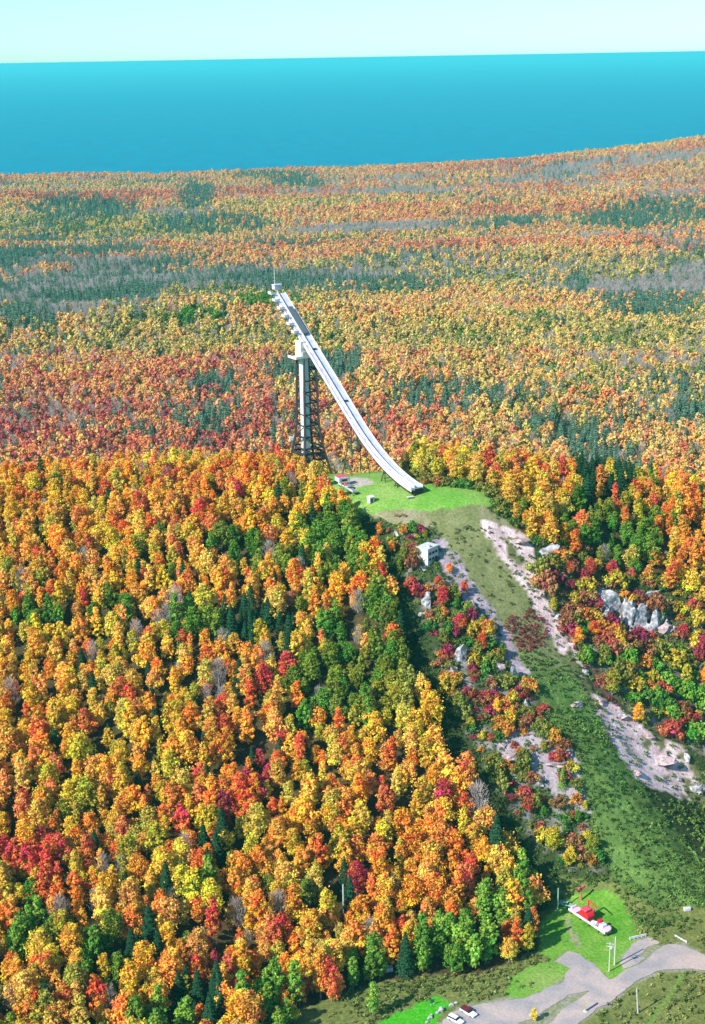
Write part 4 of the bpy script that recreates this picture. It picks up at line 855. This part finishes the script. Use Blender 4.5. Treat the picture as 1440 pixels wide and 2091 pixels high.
# ------------------------------------------------------------------ shrubs and saplings on the landing hill
bush_n = 0
BREC = []
def bush(P, c, s, label, group, name='shrub', k=None, tall=1.0):
    global bush_n
    k = random.randrange(3) if k is None else k; bush_n += 1
    BREC.append((P, np.array(c), s, label, group, name, k, tall)); return
def bush_object(P, c, s, label, group, name, k, tall):
    t = bpy.data.objects.new(name, None); C.objects.link(t); t.location = P; t.rotation_euler = (0, 0, random.random() * 6.28); t.scale = (s, s, s * tall); tag(t, label, 'shrub', group)
    cr = bpy.data.objects.new('crown', BUSH[k]); C.objects.link(cr); cr.parent = t; cr.color = (*c, 1)
    tk = bpy.data.objects.new('stems', BUSHT[k]); C.objects.link(tk); tk.parent = t
def scrub(zone, s, cols, wts, zn, gap, smin, smax, avoid=()):
    bx, by = jgrid(Z[zone][:, 0].min(), Z[zone][:, 0].max(), Z[zone][:, 1].min(), Z[zone][:, 1].max(), s, rg)
    m = inpoly(Z[zone], bx, by)
    for a in avoid: m &= ~inpoly(Z[a], bx, by)
    bx, by = bx[m], by[m]; bz = terr(bx, by); u2, v2, _ = proj(np.stack([bx, by, bz], 1)); nn = fnoise(bx, by, 16, 71)
    for X_, Y_, Z_, U_, V_, N_ in zip(bx, by, bz, u2, v2, nn):
        if N_ < gap or any(abs(U_ - r[0]) < r[2][0] * 4.0 and -6 < V_ - r[1] < r[2][2] * 3.2 + 12 for r in ROCKS): continue
        if abs(U_ - 876) < 26 and 1120 < V_ < 1190: continue
        i = rg.choice(7, p=np.array(wts) / sum(wts)); nm = cols[i][0]
        i2 = 'upper' if V_ < 1330 else 'middle' if V_ < 1500 else 'lower'
        if zn.startswith('right') and V_ > 1325 and rg.random() < .4: cols = cols[:7] + [('bright green', (.17, .33, .04))]; i = 7; nm = 'bright green'
        cl = np.array(cols[i][1]) * rg.uniform(.8, 1.15); bush((X_, Y_, Z_ - .2), cl, rg.uniform(smin, smax), f'{nm} shrub on the {i2} rocky slope {zn}', f'{nm} shrubs on the {i2} rocky slope {zn}', tall=rg.uniform(.85, 1.4))
COLS = [('crimson', (.34, .05, .09)), ('red', (.48, .08, .06)), ('rust brown', (.36, .15, .07)), ('orange', (.62, .27, .05)), ('yellow', (.56, .42, .05)), ('olive', (.25, .26, .05)), ('green', (.10, .22, .04))]
scrub('scrubr', 5.3, COLS, [1.5, 2.5, 5, 3.5, 2, 4, 2], 'right of the strip', -.42, .7, 2.3)
scrub('scrubl', 4.1, COLS, [1.5, 2, 4, 3, 1.5, 4, 4], 'left of the strip', -.55, .5, 1.6)
# understory along the edges of the woods round the field
def edge_shrubs(line, off, zn, n_rows=2):
    L_ = GP(line)
    for i in range(len(L_) - 1):
        a, b2 = L_[i], L_[i + 1]; dist = np.linalg.norm(b2 - a); nrm = np.array([-(b2 - a)[1], (b2 - a)[0]]) / dist
        if nrm[1] < 0: nrm = -nrm
        for j in range(max(1, int(dist / 3.6))):
            for r_ in range(n_rows):
                q = a + (b2 - a) * (j + rg.random()) / max(1, int(dist / 3.6)) + nrm * (off + r_ * 3.4 + rg.uniform(-1.4, 1.4))
                nm, cl = [('olive', (.24, .25, .05)), ('green', (.10, .22, .04)), ('golden', (.55, .36, .05)), ('rust brown', (.36, .16, .06))][rg.choice(4, p=[.38, .27, .2, .15])]
                bush((q[0], q[1], T1(q[0], q[1]) - .2), np.array(cl) * rg.uniform(.8, 1.1), rg.uniform(.7, 1.5), f'{nm} shrub at the foot of the trees {zn}', f'{nm} shrubs at the foot of the trees {zn}')
edge_shrubs([(862,988),(985,1003),(1033,1064),(1100,1114)], .5, 'right behind the hilltop field')
edge_shrubs([(1100,1114),(1180,1142),(1300,1192),(1440,1240)], .5, 'above the right rocks')
edge_shrubs([(662,966),(700,958),(760,957),(840,975)], 0, 'behind the chairlift station')
# saplings and single trees seen there
SINGLE = [
 (1303, 1478, 0, 3.7, .62, 'solitary round orange tree at the edge of the pink slab', 'maple_tree'),
 (1148, 1610, 6, 7.9, .50, 'narrow bright green sapling on the bare grey slab', 'larch_tree'), (1080, 1575, 7, 7.9, .42, 'broad bright green sapling left of the narrow one', 'larch_tree'),
 (1110, 1535, 0, 6.0, .34, 'small olive tree above the bright green saplings', 'maple_tree'), (1018, 1350, 7, 6.6, .36, 'small yellow green conifer on the dirt left of the strip', 'larch_tree'),
 (1378, 1480, 5, 7.9, .60, 'tall bright green tree right of the solitary orange tree', 'aspen_tree'), (1413, 1500, 7, 7.4, .5, 'dark green leafy tree at the right photo edge by the pink slab', 'larch_tree'),
 (1340, 1440, 5, 7.9, .62, 'bright green narrow tree behind the solitary orange tree', 'aspen_tree'), (1400, 1400, 2, 5.4, .62, 'yellow green tree high at the right photo edge', 'maple_tree'),
 (1250, 1420, 1, 5.9, .80, 'large olive brown tree left of the solitary orange tree', 'maple_tree'), (1440, 1400, 3, 3.1, .6, 'orange tree cut by the right photo edge', 'maple_tree'),
 (1310, 1420, 5, 7.6, .5, 'slim green tree just above the solitary orange tree', 'aspen_tree'), (1180, 1320, 3, 3.1, .6, 'orange tree beside the narrow middle of the strip', 'maple_tree'),
 (1212, 1300, 1, 2.0, .55, 'rusty red tree below the broad rock dome', 'maple_tree'), (1130, 1250, 2, 5.4, .42, 'olive yellow tree on the edge of the pink dirt', 'maple_tree'),
 (1250, 1180, 1, .6, .62, 'dark red tree above the broad rock dome', 'maple_tree'), (1205, 1180, 0, .9, .6, 'crimson tree above the rocks on the right hillside', 'maple_tree'), (1290, 1190, 3, .7, .5, 'crimson tree behind the tall cliff slabs', 'maple_tree'),
 (1160, 1175, 1, 2.3, .5, 'rust orange tree right of the upper pink dirt', 'maple_tree'), (1105, 1185, 0, 2.6, .38, 'small orange tree at the edge of the upper pink dirt', 'maple_tree'),
 (1395, 1310, 0, .7, .55, 'bright crimson tree right of the cliff', 'maple_tree'), (1330, 1320, 3, .9, .5, 'red tree at the foot of the cliff', 'maple_tree'), (1430, 1330, 1, .5, .55, 'pinkish red tree at the right photo edge', 'maple_tree'),
 (1340, 1250, 0, 5.4, .3, 'small yellow tree at the top of the dark gap', 'maple_tree'), (1270, 1340, 2, 5.0, .55, 'yellow green tree under the cliff slabs', 'maple_tree'),
 (1015, 1460, 3, 3.9, .50, 'bright orange tree left of the green strip', 'maple_tree'), (1045, 1480, 2, 3.7, .46, 'second bright orange tree, right of the first, left of the strip', 'maple_tree'),
 (960, 1490, 1, 5.6, .42, 'yellow tree at the edge of the dark gully', 'maple_tree'), (940, 1290, 1, 1.2, .6, 'dark red tree in the upper red bushes', 'maple_tree'),
 (948, 1215, 0, 1.2, .42, 'rusty crimson tree at the edge of the shaded dirt', 'maple_tree'), (985, 1285, 3, 6.2, .45, 'olive tree leaning over the shaded dirt', 'maple_tree'), (1025, 1345, 2, 6.8, .42, 'green tree at the lower end of the shaded dirt', 'maple_tree'), (918, 1172, 1, 2.4, .36, 'small rusty tree right of the concrete tower', 'maple_tree'),
 (905, 1240, 0, 1.0, .62, 'crimson tree under the concrete tower', 'maple_tree'), (960, 1260, 3, 6.9, .5, 'green tree at the right of the crimson tree', 'maple_tree'), (930, 1230, 2, 6.4, .55, 'olive tree among the red bushes under the tower', 'maple_tree'),
 (895, 1200, 1, 1.5, .4, 'rusty tree directly below the concrete tower', 'maple_tree'), (985, 1330, 0, 2.0, .55, 'rust tree on the shaded dirt left of the strip', 'maple_tree'),
 (1130, 1740, 1, 5.5, .78, 'large yellow brown tree at the foot of the landing slope', 'maple_tree'), (1165, 1770, 3, 5.2, .6, 'olive gold tree at the foot beside the large one', 'maple_tree'), (1210, 1745, 1, 6.3, .62, 'dark olive tree between the foot trees and the strip', 'maple_tree'),
 (1180, 1680, 0, 7.3, .36, 'green tree above the foot trees', 'maple_tree'), (1195, 1655, 3, 5.6, .3, 'small yellow tree near the lower pink dirt', 'maple_tree'), (1110, 1670, 3, 7.0, .36, 'green tree left of the lower slab', 'maple_tree'),
 (845, 1088, 3, 6.2, .30, 'yellow green shrubby tree above the concrete tower', 'maple_tree'), (868, 1100, 1, 6.1, .32, 'yellow green tree directly behind the concrete tower', 'maple_tree'),
 (800, 1130, 0, 3.0, .38, 'orange brown tree left of the stairway top', 'maple_tree'), (775, 1095, 2, 2.9, .40, 'orange tree in front of the small hilltop hut', 'maple_tree'), (815, 1170, 3, 6.5, .42, 'olive tree left of the concrete tower', 'maple_tree'), (845, 1200, 1, 2.2, .38, 'brown tree at the lower left of the concrete tower', 'maple_tree'),
 (733, 1075, 3, 6.9, .45, 'green tree on the dark edge below the chairlift station', 'maple_tree'), (758, 1125, 3, 7.2, .45, 'green tree in the head of the dark gully', 'maple_tree'),
 (1090, 2085, 2, 4.8, .32, 'small yellow orange bush tree on the grass island', 'maple_tree'), (762, 2075, 4, 7.9, .75, 'lone tall bright green tree on the bottom grass', 'aspen_tree'), (775, 2000, 5, 7.7, .7, 'green tree at the back of the shaded lawn', 'aspen_tree'),
 (1090, 1850, 4, 7.9, .85, 'tall bright green tree at the forest corner by the lawn', 'aspen_tree'), (1055, 1855, 5, 7.8, .9, 'bright green tree next to the forest corner', 'aspen_tree'), (990, 1970, 5, 7.8, .72, 'light green tree on the lower forest edge', 'aspen_tree'),
 (940, 1960, 4, 6.2, .8, 'yellow green slender tree on the lower forest edge', 'aspen_tree'), (870, 1975, 5, 7.4, .66, 'green slender tree left along the lower forest edge', 'aspen_tree'), (915, 1935, 3, 3.0, .5, 'orange tree peeking from the lower forest edge', 'maple_tree')]
for (u, v, k, t_, s_, lab, nm) in SINGLE:
    p = at(u, v, -.2); c_ = ramp(np.array([float(t_)]))[0] * rg.uniform(.9, 1.1)
    plant_tree(0, p, k, c_, s_, rg.uniform(0, 6), lab, None, nm)
print('bushes', bush_n, 'single', len(SINGLE))

bd = []
for r_ in BREC:
    q = proj(np.array([r_[0]])); bd.append(float(q[2][0]) / r_[2] if -5 < q[0][0] < 1445 and 0 < q[1][0] < 2095 else 1e9)
bo = np.argsort(bd)
for i in bo[:285]: bush_object(*BREC[i])
BREST = [BREC[i] for i in bo[285:]]
# ------------------------------------------------------------------ low brush covering the clearings (uncountable)
bmesh_lo = [broad(500 + k, 1.5, 1.0 + .3 * k, 0, 6, 70, .17, LEAF_I, 'brush') for k in range(3)]
bx, by = jgrid(-10, 200, 395, 620, 1.45, rg)
dens = np.zeros(len(bx)); colb = np.zeros((len(bx), 3)); nn = fnoise(bx, by, 9, 81); n4 = fnoise(bx, by, 22, 82)
inst = inpoly(Z['strip'], bx, by); bot = inpoly(Z['bottom'], bx, by); nf = inpoly(Z['noforest'], bx, by)
g1 = lin((.055, .13, .03), (.20, .29, .06), np.clip(nn * .6 + .5, 0, 1)); g2 = lin((.11, .17, .04), (.34, .34, .10), np.clip(nn * .6 + .5, 0, 1))
dens[nf] = .55; colb[:] = g1
m = inst & (by > 560); dens[m] = .12; colb[m] = lin((.16, .18, .06), (.24, .24, .10), np.clip(nn, 0, 1))[m]
m = inst & (by <= 560); dens[m] = .62; stb = vnoise((bx * 130 + by * 74) / 150, (bx * 74 - by * 130) / 150 * .09, 1.7, 93); colb[m] *= (.5 + 1.1 * stb[m, None])
m = bot; dens[m] = .45; colb[m] = g2[m]
m = bot & (by > 455); dens[m] = .6; colb[m] = g1[m]
uu, vv, _ = proj(np.stack([bx, by, terr(bx, by)], 1))
m = (((uu - 1075) / 48) ** 2 + ((vv - 1290) / 42) ** 2 < 1); dens[m] = .8; colb[m] = np.array([.26, .055, .06])
m = (np.abs(uu - (1150 + (vv - 1290) * .62 + 8)) < 9) & (vv > 1290) & (vv < 1480); dens[m] = .5; colb[m] = np.array([.30, .05, .09])
for zn, f_ in (('pink', .45), ('pinkl', .4), ('pinkll', .35), ('lawn', 0), ('lawnb', .03), ('lawnc', 0), ('field', 0), ('crest', .12), ('islea', .1), ('isleb', .0), ('track', 0), ('path', 0)): m = inpoly(Z[zn], bx, by); dens[m] *= f_
cor = nf & ~inst & ~bot & (by > 480) & (uu < 900 + (vv - 1400) * .52) & (vv > 1040); colb[cor] *= .3; dens[cor] = .8  # gully brush darkened: shade of the forest edge put into its colour
RD = [GP(q) for q in ([(1500,1935),(1440,1950),(1401,1926),(1345,1932),(1316,1910),(1280,1925),(1262,1960),(1205,1960),(1157,1940),(1130,1965),(1155,1985),(1085,2030),(1000,2042),(940,2052),(890,2090),(890,2130),(1190,2130),(1184,2098),(1225,2065),(1262,2042),(1295,2015),(1350,1988),(1396,1983),(1500,1999)],)]
for q in RD: dens[inpoly(q, bx, by)] = 0
for o_ in [o for o in bpy.data.objects if o.name.split('.')[0] in ('log_barrier', 'utility_box', 'guard_rail', 'park_sign')]:
    dens[(np.abs(bx - o_.location.x - 2) < 5) & (by < o_.location.y + 2) & (by > o_.location.y - 5)] = 0
dens *= np.clip(1 + n4 * 1.2, .2, 1.6)
k_ = rg.random(len(bx)) < dens; bx, by, colb = bx[k_], by[k_], colb[k_]
BP = np.stack([bx, by, terr(bx, by) - .1], 1); colb = colb * rg.uniform(.6, 1.4, (len(bx), 1))
BIG = [broad(400 + k, 4.4 + .5 * k, 3.6, .1, 16, 600, .31, LEAF_I) for k in range(3)]
scatter('low_brush', np.concatenate([BP, np.array([r_[0] for r_ in BREST])]), np.concatenate([rg.integers(0, 3, len(bx)), np.array([3 + r_[6] for r_ in BREST])]), np.concatenate([colb, np.array([r_[1] for r_ in BREST])]), np.concatenate([rg.uniform(.6, 1.6, len(bx)), np.array([r_[2] for r_ in BREST])]), bmesh_lo + BIG, 'low green and rusty brush covering the landing strip and the clearing', 'brush', rg)
print('brush', len(BP))

# ------------------------------------------------------------------ haze: one closed box of thin even air
HZ = 1
if HZ:
    mb = MB(); mb.add([(a, b2, c) for c in (-260, 191) for b2 in (-2000, 165000) for a in (-155000, 155000)], [(0, 2, 3, 1), (4, 5, 7, 6), (0, 1, 5, 4), (2, 6, 7, 3), (0, 4, 6, 2), (1, 3, 7, 5)])
    hm = bpy.data.materials.new('thin_haze'); hm.use_nodes = True; n = hm.node_tree; n.nodes.clear(); o_ = n.nodes.new('ShaderNodeOutputMaterial'); pv = n.nodes.new('ShaderNodeVolumePrincipled')
    pv.inputs['Color'].default_value = (.10, .70, .68, 1); pv.inputs['Density'].default_value = 4.2e-5; pv.inputs['Anisotropy'].default_value = .0
    n.links.new(pv.outputs[0], o_.inputs['Volume']); hz = mb.build('haze', hm); hz['kind'] = 'stuff'
for o in bpy.data.objects:
    if '_w' in o: del o['_w']
